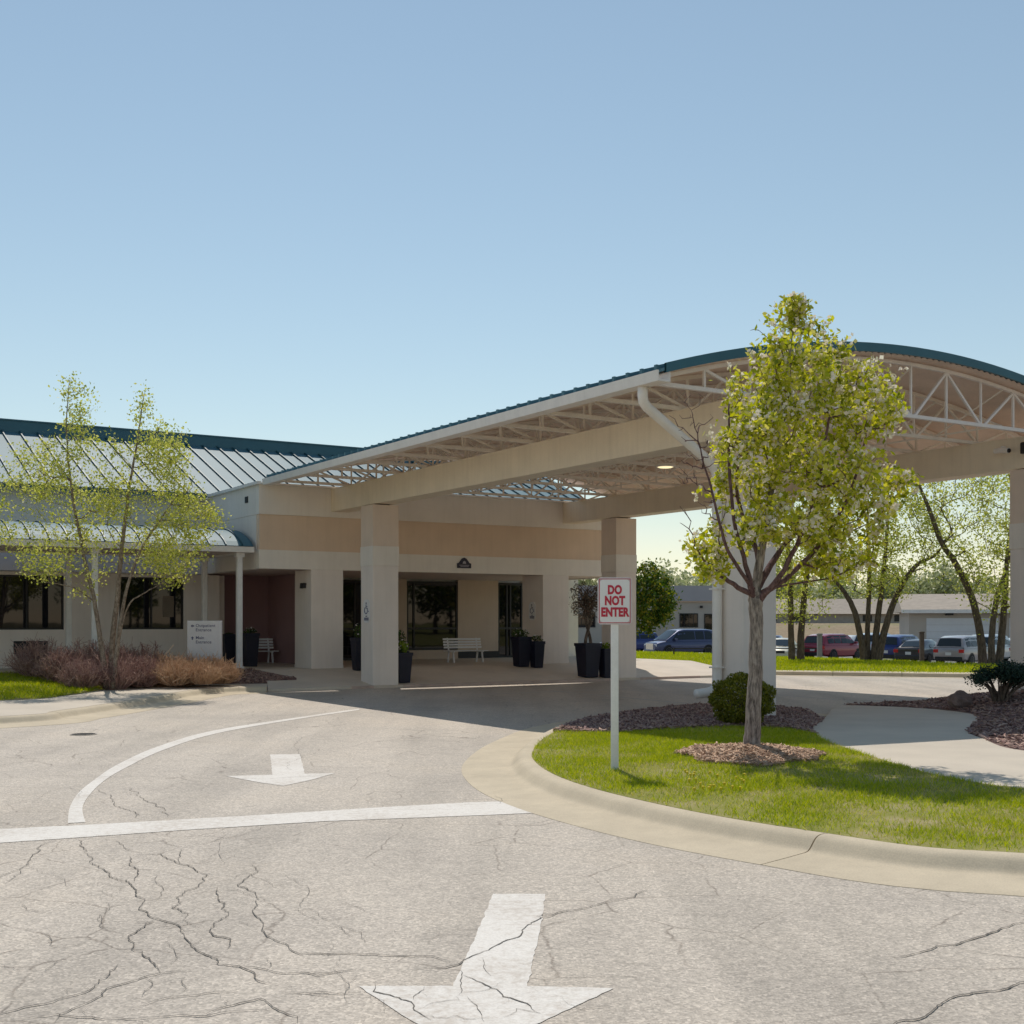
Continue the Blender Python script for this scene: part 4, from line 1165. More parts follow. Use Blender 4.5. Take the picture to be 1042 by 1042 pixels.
def planter(a, b, w, h, label, tall=True, n=4):
    r = empty('planter', AB(a, b, porch_z(b)), UV, label, 'planter', 'dark blue planters by the entrance')
    mb = MB(); q2 = 2 ** .5
    w *= q2 / 2
    mb.lathe([(w * .70, 0), (w * .72, .03), (w * .93, h - .10), (w * 1.0, h - .095), (w * 1.0, h), (w * .90, h), (w * .86, h - .08)], n)
    mb.build('pot', M['planter'], r)
    mb = MB(); mb.lathe([(w * .86, h - .09), (w * .86, h - .055)], n); mb.build('soil', M['soil'], r)
    return r
def rot_from(n):
    q = rng.normal(size=(n, 4)); q /= np.linalg.norm(q, axis=1)[:, None]
    w, x, y, z = q.T
    return np.stack([np.stack([1 - 2 * (y * y + z * z), 2 * (x * y - z * w), 2 * (x * z + y * w)], 1), np.stack([2 * (x * y + z * w), 1 - 2 * (x * x + z * z), 2 * (y * z - x * w)], 1)], 1)
def leaves_np(cent, size, ratio=.55, jit=.35):
    n = len(cent)
    RR = rot_from(n)
    s = size * rng.uniform(1 - jit, 1 + jit, n)
    a, b = RR[:, 0] * (s / 2)[:, None], RR[:, 1] * (s / 2 * ratio)[:, None]
    V = np.zeros((n, 4, 3))
    V[:, 0], V[:, 1], V[:, 2], V[:, 3] = cent - a, cent - b + a * .1, cent + a, cent + b + a * .1
    return V.reshape(-1, 3), np.arange(4 * n).reshape(n, 4)
def leaf_obj(name, cent, size, material, parent, ratio=.55):
    V, Fq = leaves_np(np.asarray(cent), size, ratio)
    return link(name, np_mesh(name, V, Fq, material), parent)
M['leaf_potted'] = leaf_mat('potted_leaf', [(.02, .05, .015), (.05, .10, .02), (.10, .16, .03)], .35)
M['leaf_lettuce'] = leaf_mat('bright_potted_leaf', [(.16, .25, .02), (.25, .34, .04), (.10, .17, .02)], .4)
M['petal'] = leaf_mat('white_petal', [(.75, .73, .72), (.62, .55, .58)], .3)
def clump(name, base, rad, hh, n, size, material, label, cat='plant', flowers=0, extra=None):
    r = empty(name, base, 0, label, cat, 'plants growing in the planters')
    d = rng.normal(size=(n, 3)); d /= np.linalg.norm(d, axis=1)[:, None]
    d *= (rng.random(n) ** .4)[:, None]
    c = d * [rad, rad, hh / 2] + [0, 0, hh * .45]
    leaf_obj('foliage', c, size, material, r)
    mb = MB()
    for k in range(7):
        t = 2 * math.pi * k / 7
        mb.tube([(0.03 * math.cos(t), .03 * math.sin(t), -.06), (rad * .6 * math.cos(t), rad * .6 * math.sin(t), hh * .7)], [.008, .004], 5)
    mb.build('stem', M['bark_dark'], r)
    if flowers:
        d = rng.normal(size=(flowers, 3)); d /= np.linalg.norm(d, axis=1)[:, None]
        leaf_obj('flower', np.abs(d) * [1, 1, 1] * np.sign(d) ** [1, 1, 0] * [rad, rad, hh * .75] + [0, 0, hh * .3], size * .8, M['petal'], r, 1.0)
    return r
def top(a, b, h): return AB(a, b, porch_z(b) + h - .05)
planter(1.16, .36, .50, .92, 'tapered dark blue planter standing right beside the near left canopy column')
clump('potted_plant', top(1.16, .36, .92), .20, .42, 260, .09, M['leaf_lettuce'], 'bright green leafy plant in the planter beside the near left column', flowers=14)
cm = clump('potted_shrub', top(1.3, .75, .70), .22, .75, 500, .07, M['leaf_potted'], 'dark leafy shrub rising behind the bright plant by the near left column')
planter(1.38, 1.0, .46, .88, 'dark blue planter half hidden behind the one beside the near left column')
cm.location = top(1.38, 1.0, .88)
planter(7.42, 2.45, .44, .92, 'nearer dark blue planter of the pair left of the pier with the wheelchair sign')
clump('potted_plant', top(7.42, 2.45, .94), .24, .24, 160, .07, M['leaf_potted'], 'low dark plant with pale flowers in the nearer planter left of the wheelchair pier', flowers=12)
planter(6.98, 2.75, .56, 1.04, 'larger dark planter behind its neighbour, left of the wheelchair pier')
clump('potted_plant', top(6.95, 2.75, 1.06), .30, .32, 240, .08, M['leaf_potted'], 'dark plant with pale flowers in the larger planter of the pier pair', flowers=24)
planter(8.12, .36, .68, 1.14, 'large dark planter with twisted tree beside the right canopy column')
planter(8.72, .16, .44, .98, 'smaller dark planter squeezed against the right canopy column')
clump('potted_plant', top(8.72, .16, .98), .17, .26, 170, .07, M['leaf_lettuce'], 'small green plant in the smaller planter at the right canopy column')
planter(.82, 2.75, .46, 1.05, 'dark planter in the gap between the left pier and the near left column')
clump('potted_plant', top(.82, 2.75, 1.05), .2, .5, 200, .08, M['leaf_potted'], 'dark plant in the gap between left pier and near left column', flowers=6)
planter(-1.54, 6.3, .50, 1.12, 'dark tall planter just right of the white walkway post, before the dark recess')
clump('potted_plant', top(-1.54, 6.3, 1.12), .22, .24, 170, .07, M['leaf_potted'], 'dark plant with pale blooms in the planter right of the walkway post', flowers=14)
planter(-1.80, 7.7, .46, 1.08, 'dark planter between the directional sign and the white walkway post')
clump('potted_plant', top(-1.80, 7.7, 1.08), .16, .12, 80, .06, M['leaf_potted'], 'low dark plant in the planter between directional sign and walkway post')

# ================================================================== trees
def grow(name, base, stems, targets, leaf_k, leaf_size, leaf_mat_, bark, label, cat='tree', group=None, spread=.22, r_tip=.006, bare=(), blossom=0.0, blossom_size=.05, seed=1, jitter=.05, ratio=.55, pipe=.45, up=.35, leafgen=True, limb=None):
    """stems: polylines (x,y,z,r) from the base; each target is tied to the nearest fitting node by a curved branch"""
    rg = np.random.default_rng(seed)
    root = empty(name, base, 0, label, cat, group)
    pos, par, rad_min, chains = [], [], [], []
    for st in stems:
        pts = [Vector(p[:3]) for p in st]; rr = [p[3] for p in st]
        fine = catmull(pts, 6); L = len(fine)
        ids = []
        for i, p in enumerate(fine):
            t = i / (L - 1) * (len(st) - 1); k = min(len(st) - 2, int(t)); u = t - k
            pos.append(np.array(p) + (rg.normal(0, .006, 3) if 0 < i < L - 1 else 0)); rad_min.append(rr[k] * (1 - u) + rr[k + 1] * u)
            par.append(len(pos) - 2 if i else -1); ids.append(len(pos) - 1)
        chains.append((ids, 10))
    n_stem = len(pos)
    T = np.vstack([targets] + ([np.asarray(bare)] if len(bare) else []))
    nleaf = len(targets)
    P0 = np.array(pos)
    order = np.argsort([np.min(np.linalg.norm(P0 - t, axis=1)) for t in T])
    tips = {}
    for ti in order:
        t = T[ti]
        A = np.array(pos)
        d = t - A
        ln = np.linalg.norm(d, axis=1) + 1e-6
        hor = np.linalg.norm(d[:, :2], axis=1)
        pen = np.maximum(0, (up * hor - d[:, 2]) / ln)
        cost = ln * (1 + 1.6 * pen)
        j = int(np.argmin(cost))
        a = A[j]
        k = max(2, int(ln[j] / .22))
        # starts outward, bends upward
        mid = (a + t) / 2 + np.array([0, 0, -.10 * hor[j]]) + rg.normal(0, jitter, 3) * ln[j] * .6
        ids = [j]
        for i in range(1, k + 1):
            u = i / k
            p = a * (1 - u) ** 2 + mid * 2 * u * (1 - u) + t * u * u + (rg.normal(0, jitter * .3, 3) if i < k else 0)
            pos.append(p); par.append(ids[-1]); rad_min.append(0); ids.append(len(pos) - 1)
        chains.append((ids, 5)); tips[ti] = ids
    cnt = np.zeros(len(pos))
    for ids, _ in chains: cnt[ids[-1]] += 1
    for i in range(len(pos) - 1, -1, -1):
        if par[i] >= 0: cnt[par[i]] += cnt[i]
    rad = np.maximum(np.maximum(cnt, 1) ** pipe * r_tip, rad_min)
    for i in range(len(pos)):
        if i < n_stem: rad[i] = rad_min[i]
        elif par[i] >= 0: rad[i] = min(rad[i], rad[par[i]] * .95)
    mb = MB()
    for ids, n in chains:
        rr = [rad[i] for i in ids]
        if n == 5:
            rr[0] = min(rr[0], rr[1] * 1.35); rr[-1] *= .6
        mb.cur = 0 if (n == 10 and ids[0] == 0) or not limb else 1
        mb.tube([pos[i] for i in ids], rr, n if n == 10 else (6 if rr[0] > .02 else 4), caps=(n == 10))
    mb.build('trunk', [bark, limb] if limb else bark, root, smooth=True, fix=False)
    if leafgen and leaf_k:
        cl, bl = [], []
        for ti, ids in tips.items():
            if ti >= nleaf: continue
            k = rg.poisson(leaf_k)
            seg = np.array([pos[i] for i in ids[-4:]])
            c = seg[rg.integers(0, len(seg), k)] * .55 + seg[-1] * .45 + rg.normal(0, spread, (k, 3)) * [1, 1, .8]
            cl.append(c)
            if blossom and rg.random() < .75:
                k2 = rg.poisson(leaf_k * blossom)
                cc = seg[-1] + rg.normal(0, spread * .8, (3, 3))
                bl.append(cc[rg.integers(0, 3, k2)] + rg.normal(0, spread * .36, (k2, 3)))
        leaf_obj('crown', np.vstack(cl), leaf_size, leaf_mat_, root, ratio)
        if bl: leaf_obj('blossom', np.vstack(bl), blossom_size, M['blossom'], root, .95)
    return root
def env(rows, Y, base, n, seed=3, depth=.85, hollow=.35, lump=0):
    rg = np.random.default_rng(seed)
    k = Y / F
    rows = sorted(rows)
    py = np.array([r[0] for r in rows], float); l = np.array([r[1] for r in rows], float); r_ = np.array([r[2] for r in rows], float)
    out = []
    f1 = rg.uniform(0, 6, 6)
    while len(out) < n:
        y = rg.uniform(py[0], py[-1])
        a, b = np.interp(y, py, l), np.interp(y, py, r_)
        if rg.random() > ((b - a) / (r_ - l).max()) ** 1.3: continue
        th = rg.uniform(0, 2 * np.pi); q = (hollow ** 2 + (1 - hollow ** 2) * rg.random()) ** .5
        x = (a + b) / 2 + (b - a) / 2 * q * math.cos(th)
        P_ = ((x - CX) * k - base[0], q * math.sin(th) * (b - a) / 2 * k * depth, H + (HY - y) * k - base[2])
        if lump and math.sin(P_[0] * lump + f1[0]) * math.sin(P_[1] * lump + f1[1]) + math.sin(P_[2] * lump * 1.1 + f1[2]) * math.sin((P_[0] + P_[1]) * lump * .8 + f1[3]) < -.12: continue
        out.append(P_)
    return np.array(out)
def rel(px, py, Y, base, dy=0.0, r=.05):
    return ((px - CX) / F * Y - base[0], dy, H + (HY - py) / F * Y - base[2], r)

# --- flowering pear in the island
B = Vector((TREE.x, TREE.y, .22)); Y = B.y
rows = [(604, 745, 835), (590, 722, 868), (570, 704, 890), (545, 706, 905), (520, 714, 922), (498, 716, 931), (470, 722, 924), (445, 724, 922), (415, 728, 925), (395, 734, 920), (372, 744, 893), (352, 752, 868), (332, 776, 846), (316, 790, 832), (303, 803, 818)]
fx = 768
stems = [
 [(*rel(764, 778, Y, B)[:3], .150), rel(764.5, 764, Y, B, 0, .122), rel(766, 735, Y, B, 0, .108), rel(768.5, 690, Y, B, .02, .098), rel(770, 640, Y, B, .02, .090), rel(769, 612, Y, B, .02, .098), rel(770, 596, Y, B, .02, .070), rel(779, 540, Y, B, .05, .048), rel(790, 470, Y, B, .06, .036), rel(798, 400, Y, B, .04, .024), rel(806, 345, Y, B, 0, .012), rel(809, 308, Y, B, 0, .006)],
 [rel(768, 612, Y, B, 0, .046), rel(757, 575, Y, B, -.15, .032), rel(744, 530, Y, B, -.25, .024), rel(738, 470, Y, B, -.3, .02), rel(738, 415, Y, B, -.3, .010)],
 [rel(771, 612, Y, B, 0, .050), rel(795, 580, Y, B, -.2, .036), rel(815, 530, Y, B, -.4, .027), rel(828, 470, Y, B, -.5, .022), rel(838, 400, Y, B, -.5, .010)],
 [rel(772, 606, Y, B, 0, .050), rel(805, 585, Y, B, .1, .036), rel(845, 545, Y, B, .25, .027), rel(872, 495, Y, B, .3, .02), rel(890, 430, Y, B, .3, .010)],
 [rel(770, 606, Y, B, .05, .055), rel(776, 560, Y, B, .4, .040), rel(760, 500, Y, B, .7, .026), rel(765, 430, Y, B, .8, .012)],
 [rel(770, 600, Y, B, .03, .055), rel(800, 560, Y, B, .45, .04), rel(835, 520, Y, B, .8, .028), rel(855, 460, Y, B, .9, .012)],
 [rel(768, 606, Y, B, -.02, .045), rel(740, 592, Y, B, -.1, .03), rel(718, 575, Y, B, -.2, .018), rel(706, 560, Y, B, -.2, .008)],
 [rel(766, 600, Y, B, -.05, .030), rel(735, 560, Y, B, -.4, .022), rel(718, 505, Y, B, -.55, .015), rel(704, 455, Y, B, -.6, .008), rel(697, 425, Y, B, -.6, .004)],
]
bare = [rel(690, 418, Y, B, -.6)[:3], rel(700, 428, Y, B, -.5)[:3], rel(712, 410, Y, B, -.6)[:3], rel(706, 440, Y, B, -.7)[:3], rel(688, 450, Y, B, -.5)[:3], rel(697, 470, Y, B, -.65)[:3], rel(711, 462, Y, B, -.6)[:3], rel(701, 490, Y, B, -.5)[:3], rel(692, 478, Y, B, -.6)[:3], rel(715, 435, Y, B, -.55)[:3], rel(675, 430, Y, B, -.6)[:3], rel(762, 338, Y, B, -.1)[:3], rel(772, 336, Y, B, 0)[:3]]
rb = np.random.default_rng(17)
bare += [rel(rb.uniform(684, 722), rb.uniform(408, 535), Y, B, rb.uniform(-.75, -.4))[:3] for _ in range(52)]
tg = np.vstack([env(rows, Y, B, 520, 11, .85, .22, 4.2)] + [np.array([rel(rb.normal(808, 7), y, Y, B)[:3]]) + rb.normal(0, .04, (1, 3)) for y in np.linspace(304, 335, 12)] + [np.array([rel(rb.uniform(700, 745), rb.uniform(540, 590), Y, B, rb.uniform(-.5, .2))[:3]]) for _ in range(22)])
# fewer clumps on the thin left flank
k = (np.random.default_rng(4).random(len(tg)) < np.where(tg[:, 0] < -.35, .72, 1.0)) & ~((np.abs(tg[:, 0] - .25) < .62) & (tg[:, 2] < 2.85))
grow('pear_tree', B, stems, tg[k], 27, .085, M['leaf_pear'], M['bark'], 'flowering tree with lime leaves and white blossom in the island lawn', spread=.080, r_tip=.0042, limb=M['limb'], bare=bare, blossom=.62, blossom_size=.056, seed=21, jitter=.09, ratio=.6)

# --- birch clump in the left bed
B = GD(109, 33.0, .30); Y = B.y
rows1 = [(386, 66, 80), (402, 52, 92), (425, 36, 108), (450, 18, 118), (480, 0, 128), (510, -8, 135), (535, -8, 128), (560, 0, 125), (585, 25, 105), (604, 38, 92)]
rows2 = [(398, 141, 150), (420, 128, 164), (440, 116, 188), (470, 112, 190), (500, 108, 205), (525, 108, 228), (550, 112, 236), (572, 128, 244), (584, 140, 200), (600, 148, 172)]
stems = [
 [rel(108, 700, Y, B, 0, .0902), rel(104, 660, Y, B, -.05, .0697), rel(97, 610, Y, B, -.1, .0574), rel(86, 560, Y, B, -.15, .0451), rel(75, 500, Y, B, -.15, .0328), rel(69, 440, Y, B, -.1, .0180), rel(72, 388, Y, B, -.1, .0066)],
 [rel(112, 700, Y, B, .1, .0984), rel(113, 655, Y, B, .1, .0820), rel(118, 610, Y, B, .1, .0697), rel(123, 555, Y, B, .1, .0558), rel(130, 500, Y, B, .1, .0410), rel(138, 450, Y, B, .1, .0230), rel(146, 400, Y, B, .1, .0066)],
 [rel(116, 700, Y, B, -.1, .0738), rel(122, 655, Y, B, -.15, .0574), rel(130, 605, Y, B, -.2, .0451), rel(147, 560, Y, B, -.3, .0328), rel(168, 530, Y, B, -.4, .0205), rel(186, 505, Y, B, -.5, .0066)],
 [rel(122, 655, Y, B, -.15, .0287), rel(134, 616, Y, B, -.25, .0213), rel(152, 603, Y, B, -.3, .0148), rel(172, 592, Y, B, -.35, .0049)],
 [rel(97, 612, Y, B, -.1, .0246), rel(78, 598, Y, B, -.3, .0164), rel(52, 593, Y, B, -.4, .0057)],
]
tg = np.vstack([env(rows1, Y, B, 360, 5, .8, .1, 2.2), env(rows2, Y, B, 380, 6, .8, .1, 2.2)])
rb = np.random.default_rng(18)
tg = np.vstack([tg] + [np.array([rel(x0 + (x1 - x0) * t, y0 + (y1 - y0) * t, Y, B)[:3]]) + rb.normal(0, .10, (1, 3)) for x0, y0, x1, y1, n in ((69, 440, 73, 384, 14), (138, 450, 147, 396, 14), (168, 530, 190, 500, 8)) for t in rb.random(n)])
grow('birch_tree', B, stems, tg, 23, .080, M['leaf_birch'], M['bark_birch'], 'slender multi-stemmed tree with sparse yellow-green leaves before the left wing', spread=.15, r_tip=.0036, seed=8, jitter=.07, ratio=.6, up=.15)

# --- trees along the far lawn
def far_tree(name, base, stems, rows, n, label, seed, k=46, size=.125, mat_=None, spread=.30):
    tg = env(rows, base.y, base, n, seed, .8, .1)
    return grow(name, base, stems, tg, k, size, mat_ or M['leaf_lime'], M['bark_dark'], label, 'tree', 'trees on the far lawn', spread=spread, r_tip=.008, seed=seed, jitter=.10, ratio=.6)
B = GD(811, 58, .13); Y = 58
far_tree('lawn_tree', B, [[rel(806, 674, Y, B, 0, .18), rel(805, 640, Y, B, 0, .14), rel(804, 590, Y, B, 0, .12), rel(800, 530, Y, B, 0, .08), rel(796, 470, Y, B, 0, .03)], [rel(816, 674, Y, B, .3, .2), rel(817, 640, Y, B, .3, .16), rel(822, 590, Y, B, .3, .13), rel(832, 530, Y, B, .3, .08), rel(842, 470, Y, B, .3, .03)]],
         [(440, 790, 850), (470, 768, 866), (510, 758, 872), (550, 764, 866), (585, 775, 860), (610, 782, 848), (628, 795, 832)], 210, 'twin-trunked lime green tree nearest the blossoming tree on the far lawn', 31)
B = GD(886, 57, .13); Y = 57
far_tree('lawn_tree', B, [[rel(880, 676, Y, B, 0, .2), rel(876, 650, Y, B, 0, .15), rel(868, 620, Y, B, -.1, .13), rel(856, 600, Y, B, -.2, .10), rel(838, 580, Y, B, -.3, .05), rel(826, 560, Y, B, -.4, .02)],
                          [rel(884, 676, Y, B, .2, .17), rel(884, 640, Y, B, .2, .12), rel(886, 590, Y, B, .2, .10), rel(884, 540, Y, B, .2, .06), rel(886, 480, Y, B, .2, .02)],
                          [rel(889, 676, Y, B, 0, .2), rel(892, 640, Y, B, 0, .15), rel(897, 600, Y, B, 0, .12), rel(903, 545, Y, B, .1, .08), rel(906, 480, Y, B, .2, .02)],
                          [rel(892, 676, Y, B, -.1, .2), rel(901, 636, Y, B, -.1, .16), rel(914, 600, Y, B, -.2, .13), rel(930, 576, Y, B, -.3, .10), rel(950, 564, Y, B, -.4, .06), rel(966, 540, Y, B, -.4, .02)]],
         [(450, 850, 940), (480, 832, 958), (515, 826, 964), (550, 824, 966), (575, 828, 950), (595, 836, 935), (612, 850, 925)], 260, 'lime green tree with four dark trunks fanning out on the far lawn', 32)
B = GD(1000, 55, .13); Y = 55
far_tree('lawn_tree', B, [[rel(1000, 678, Y, B, 0, .22), rel(998, 650, Y, B, 0, .18), rel(990, 612, Y, B, 0, .16), rel(974, 576, Y, B, 0, .14), rel(958, 552, Y, B, 0, .12), rel(948, 525, Y, B, 0, .10), rel(938, 500, Y, B, 0, .07), rel(924, 470, Y, B, 0, .03)]],
         [(450, 900, 1010), (485, 905, 1030), (520, 925, 1030), (555, 935, 1025), (580, 940, 1015), (600, 950, 1000)], 190, 'single dark trunk leaning left under pale leaves on the far lawn', 33, 15)
B = GD(1016, 53, .13); Y = 53
far_tree('lawn_tree', B, [[rel(1010, 680, Y, B, 0, .18), rel(1009, 650, Y, B, 0, .14), rel(1014, 610, Y, B, 0, .12), rel(1026, 570, Y, B, 0, .08), rel(1034, 500, Y, B, 0, .03)], [rel(1018, 680, Y, B, .2, .2), rel(1021, 650, Y, B, .2, .16), rel(1025, 600, Y, B, .2, .12), rel(1030, 540, Y, B, .2, .07), rel(1050, 470, Y, B, .2, .03)]],
         [(450, 980, 1090), (490, 968, 1110), (530, 966, 1120), (570, 974, 1110), (600, 982, 1090), (622, 990, 1050)], 210, 'two close dark trunks with pale leaves beside the right column on the far lawn', 34)
# --- dense round tree beyond the porch
B = GD(650, 58, .13); Y = 58
rows = [(573, 640, 660), (580, 628, 670), (592, 619, 680), (606, 615, 686), (620, 615, 687), (632, 621, 682), (642, 636, 668)]
grow('round_tree', B, [[rel(636, 676, Y, B, 0, .16), rel(637, 650, Y, B, 0, .12), rel(645, 620, Y, B, 0, .08), rel(650, 585, Y, B, 0, .03)]], env(rows, Y, B, 300, 41, 1.0, .5), 34, .16, M['leaf_round'], M['bark_dark'], 'dense round dark green tree beyond the right canopy column', spread=.17, r_tip=.006, seed=42)
# --- faint trees on the skyline
def mk_far(seed, h, w):
    B0 = Vector((0, 0, 0))
    rg = np.random.default_rng(seed)
    t = rg.normal(size=(110, 3)); t /= np.linalg.norm(t, axis=1)[:, None]; t *= (rg.random(110) ** .4)[:, None]
    t = t * [w, w, h * .42] + [0, 0, h * .58]
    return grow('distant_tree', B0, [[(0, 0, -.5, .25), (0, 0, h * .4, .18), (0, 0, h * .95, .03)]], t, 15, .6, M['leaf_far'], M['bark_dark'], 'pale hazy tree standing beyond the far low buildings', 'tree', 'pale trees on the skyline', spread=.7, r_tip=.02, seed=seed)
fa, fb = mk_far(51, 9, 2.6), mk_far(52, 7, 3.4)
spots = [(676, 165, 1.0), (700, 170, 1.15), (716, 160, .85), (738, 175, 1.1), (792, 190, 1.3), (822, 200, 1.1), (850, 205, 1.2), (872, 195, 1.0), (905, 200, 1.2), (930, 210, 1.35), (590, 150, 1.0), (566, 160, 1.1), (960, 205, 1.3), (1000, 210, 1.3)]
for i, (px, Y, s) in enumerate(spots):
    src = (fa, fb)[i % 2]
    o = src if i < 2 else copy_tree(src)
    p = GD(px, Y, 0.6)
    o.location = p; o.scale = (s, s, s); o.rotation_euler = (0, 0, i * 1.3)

# ================================================================== shrubs
def blob_shrub(name, base, rx, rz_, n, size, material, label, cat='shrub', seed=1, gap=0.0, group=None):
    rg = np.random.default_rng(seed)
    r = empty(name, base, 0, label, cat, group)
    d = rg.normal(size=(n, 3)); d /= np.linalg.norm(d, axis=1)[:, None]
    bump = 1 + .10 * np.sin(d[:, 0] * 7 + 1) * np.sin(d[:, 1] * 6 + 2) + .08 * np.sin(d[:, 2] * 9 + d[:, 0] * 5)
    c = d * (bump * (.72 + .28 * rg.random(n) ** .5))[:, None] * [rx, rx, rz_] + [0, 0, rz_ * .98]
    c = c[c[:, 2] > .03]
    leaf_obj('foliage', c, size, material, r)
    mb = MB()
    for k in range(16):
        t = rg.uniform(0, 6.28); q = rg.uniform(.3, .8)
        mb.tube([(.04 * math.cos(t), .04 * math.sin(t), -.08), (rx * q * .5 * math.cos(t), rx * q * .5 * math.sin(t), rz_ * .7), (rx * q * math.cos(t), rx * q * math.sin(t), rz_ * 1.3)], [.02, .014, .006], 5)
    mb.build('branch', M['bark_dark'], r)
    return r
blob_shrub('yew_shrub', GD(754.5, 21.7, .17), .55, .45, 13000, .045, M['leaf_yew'], 'round clipped olive green shrub at the foot of the canopy column', seed=61)
# spreading dark evergreen in the far bed: foliage on bare crooked stems
def evergreen(base, label, seed):
    rg = np.random.default_rng(seed)
    r = empty('dark_evergreen', base, 0, label, 'shrub')
    cl = []; mb = MB()
    for k in range(26):
        x = rg.uniform(-.68, .85); y = rg.uniform(-.45, .45); z = .50 + rg.uniform(-.14, .13) - .18 * abs(x) ** 2
        m_ = 330
        d = rg.normal(size=(m_, 3)); cl.append(np.array([x, y, z]) + d * [.10, .12, .075])
        mb.tube([(x * .15 + rg.normal(0, .05), y * .2, -.08), (x * .5, y * .5, .18), (x, y, z)], [.028, .02, .008], 5)
    leaf_obj('foliage', np.vstack(cl), .05, M['leaf_dark'], r); mb.build('branch', M['bark_dark'], r)
evergreen(GD(1017, 25.3, .44), 'low dark evergreen shrub on bare stems at the right column', 62)
B = GD(977, 26.0, .30)
mb = MB(); rg = np.random.default_rng(3)
bm = bmesh.new(); bmesh.ops.create_icosphere(bm, subdivisions=3, radius=.25)
for v in bm.verts:
    c = v.co.normalized(); v.co *= 1 + .16 * math.sin(3 * c.x + 1) * math.cos(4 * c.y) + .06 * math.sin(9 * c.z + 5 * c.x); v.co.z *= .85
me = bpy.data.meshes.new('boulder'); bm.to_mesh(me); bm.free(); me.materials.append(M['stone'])
tag(link('boulder', me, None, B), 'brown boulder at the left end of the dark evergreen shrub', 'boulder')

# twiggy leafless shrubs in the left bed
def twig_mesh(seed, rad, hh, n, material):
    rg = np.random.default_rng(seed)
    V, Fq = [], []
    k = 0
    th = rg.uniform(0, 2 * np.pi, n); q = rg.random(n) ** .5
    x0 = np.stack([np.cos(th) * q * rad * .35, np.sin(th) * q * rad * .35, np.full(n, -.08)], 1)
    el = rg.normal(0, .12, (n, 2))
    tipp = np.stack([np.cos(th) * q * rad + el[:, 0], np.sin(th) * q * rad + el[:, 1], hh * np.sqrt(np.maximum(.05, 1 - (q * .92) ** 2)) * rg.uniform(.55, 1.08, n)], 1)
    segs = [(x0, x0 * .5 + tipp * .5 + rg.normal(0, .04, (n, 3)), .006), (None, tipp, .004)]
    mid = segs[0][1]
    parts = [(x0, mid, .012), (mid, tipp, .009)]
    for _ in range(4):                                   # side twigs
        f = rg.uniform(.2, .9, (n, 1)); s = mid * (1 - f) + tipp * f
        e = s + rg.normal(0, .12, (n, 3)) + [0, 0, .07]
        parts.append((s, e, .0075))
    out = []
    for a, b, w in parts:
        d = b - a; L = np.linalg.norm(d, axis=1)[:, None] + 1e-6
        u = np.cross(d / L, rg.normal(size=d.shape)); u /= np.linalg.norm(u, axis=1)[:, None] + 1e-6
        v2 = np.cross(d / L, u)
        ring = []
        for t in (0, 2.094, 4.189):
            o = (u * math.cos(t) + v2 * math.sin(t)) * w
            ring.append((a + o, b + o * .6))
        m_ = len(a)
        VV = np.zeros((m_, 6, 3))
        for i in range(3): VV[:, i] = ring[i][0]; VV[:, i + 3] = ring[i][1]
        out.append(VV)
    VV = np.concatenate(out)
    m_ = len(VV)
    q4 = np.array([(0, 1, 4, 3), (1, 2, 5, 4), (2, 0, 3, 5)])
    return np_mesh('shrub_twigs', VV.reshape(-1, 3), (np.arange(m_)[:, None, None] * 6 + q4[None]).reshape(-1, 4), material)
tm = [twig_mesh(71, .85, 1.05, 300, M['twig_brown']), twig_mesh(72, .8, .95, 300, M['twig_brown']), twig_mesh(73, .8, .80, 320, M['twig_tan'])]
shr = [(40, 34.3, 0, 1.0), (66, 33.6, 1, 1.0), (93, 34.6, 0, 1.05), (122, 34.4, 1, 1.1), (146, 35.3, 0, 1.0), (168, 35.0, 2, 1.05), (190, 34.9, 2, .95), (212, 35.0, 2, .9), (84, 32.6, 1, .8), (118, 33.2, 0, .8), (146, 33.9, 1, .82), (178, 33.9, 2, .8), (206, 34.0, 2, .72), (226, 35.1, 2, .75)]
for i, (px, Y, v, s) in enumerate(shr):
    p = GD(px, Y, 0); z = bz(p.x, p.y)
    o = link('twiggy_shrub', tm[v], None, (p.x, p.y, z), i * 1.7)
    o.scale = (s, s, s)
    tag(o, ('leafless purple-brown shrub in the dense hedge under the slender tree', 'leafless purple-brown shrub in the dense hedge under the slender tree', 'leafless tan shrub in the row before the directional sign')[v], 'shrub', ('brown twiggy shrubs of the left bed', 'brown twiggy shrubs of the left bed', 'tan twiggy shrubs of the left bed')[v])
# contorted little tree in the large planter
B = top(8.12, .36, 1.14)
r = empty('potted_tree', B, 0, 'small twisted bare-stemmed tree growing in the large planter', 'tree')
mb = MB(); rg = np.random.default_rng(9)
for s in (0, 3.1):
    pts = [(.09 * math.cos(s + z * 3.2), .06 * math.sin(s + z * 3.2), z) for z in np.linspace(-.08, 1.25, 18)]
    mb.tube(pts, [.06 - .024 * i / 17 for i in range(18)], 7)
tips = []
for k in range(90):
    a = rg.uniform(0, 6.28); q = rg.uniform(.12, .58); z = rg.uniform(.95, 2.05)
    p = [(0, 0, .95 + rg.uniform(0, .3)), (q * .5 * math.cos(a), q * .5 * math.sin(a), (1.2 + z) / 2 + .1), (q * math.cos(a + .6), q * math.sin(a + .6), z), (q * 1.1 * math.cos(a + 1.0), q * 1.1 * math.sin(a + 1.0), z - .12)]
    p = [tuple(v) for v in catmull([Vector(v) for v in p], 4)]
    mb.tube(p, [.012] * (len(p) - 1) + [.004], 4, caps=False); tips += p[4:]
mb.build('trunk', M['bark_dark'], r, smooth=True)
tips = np.array(tips); idx = rg.integers(0, len(tips), 1500)
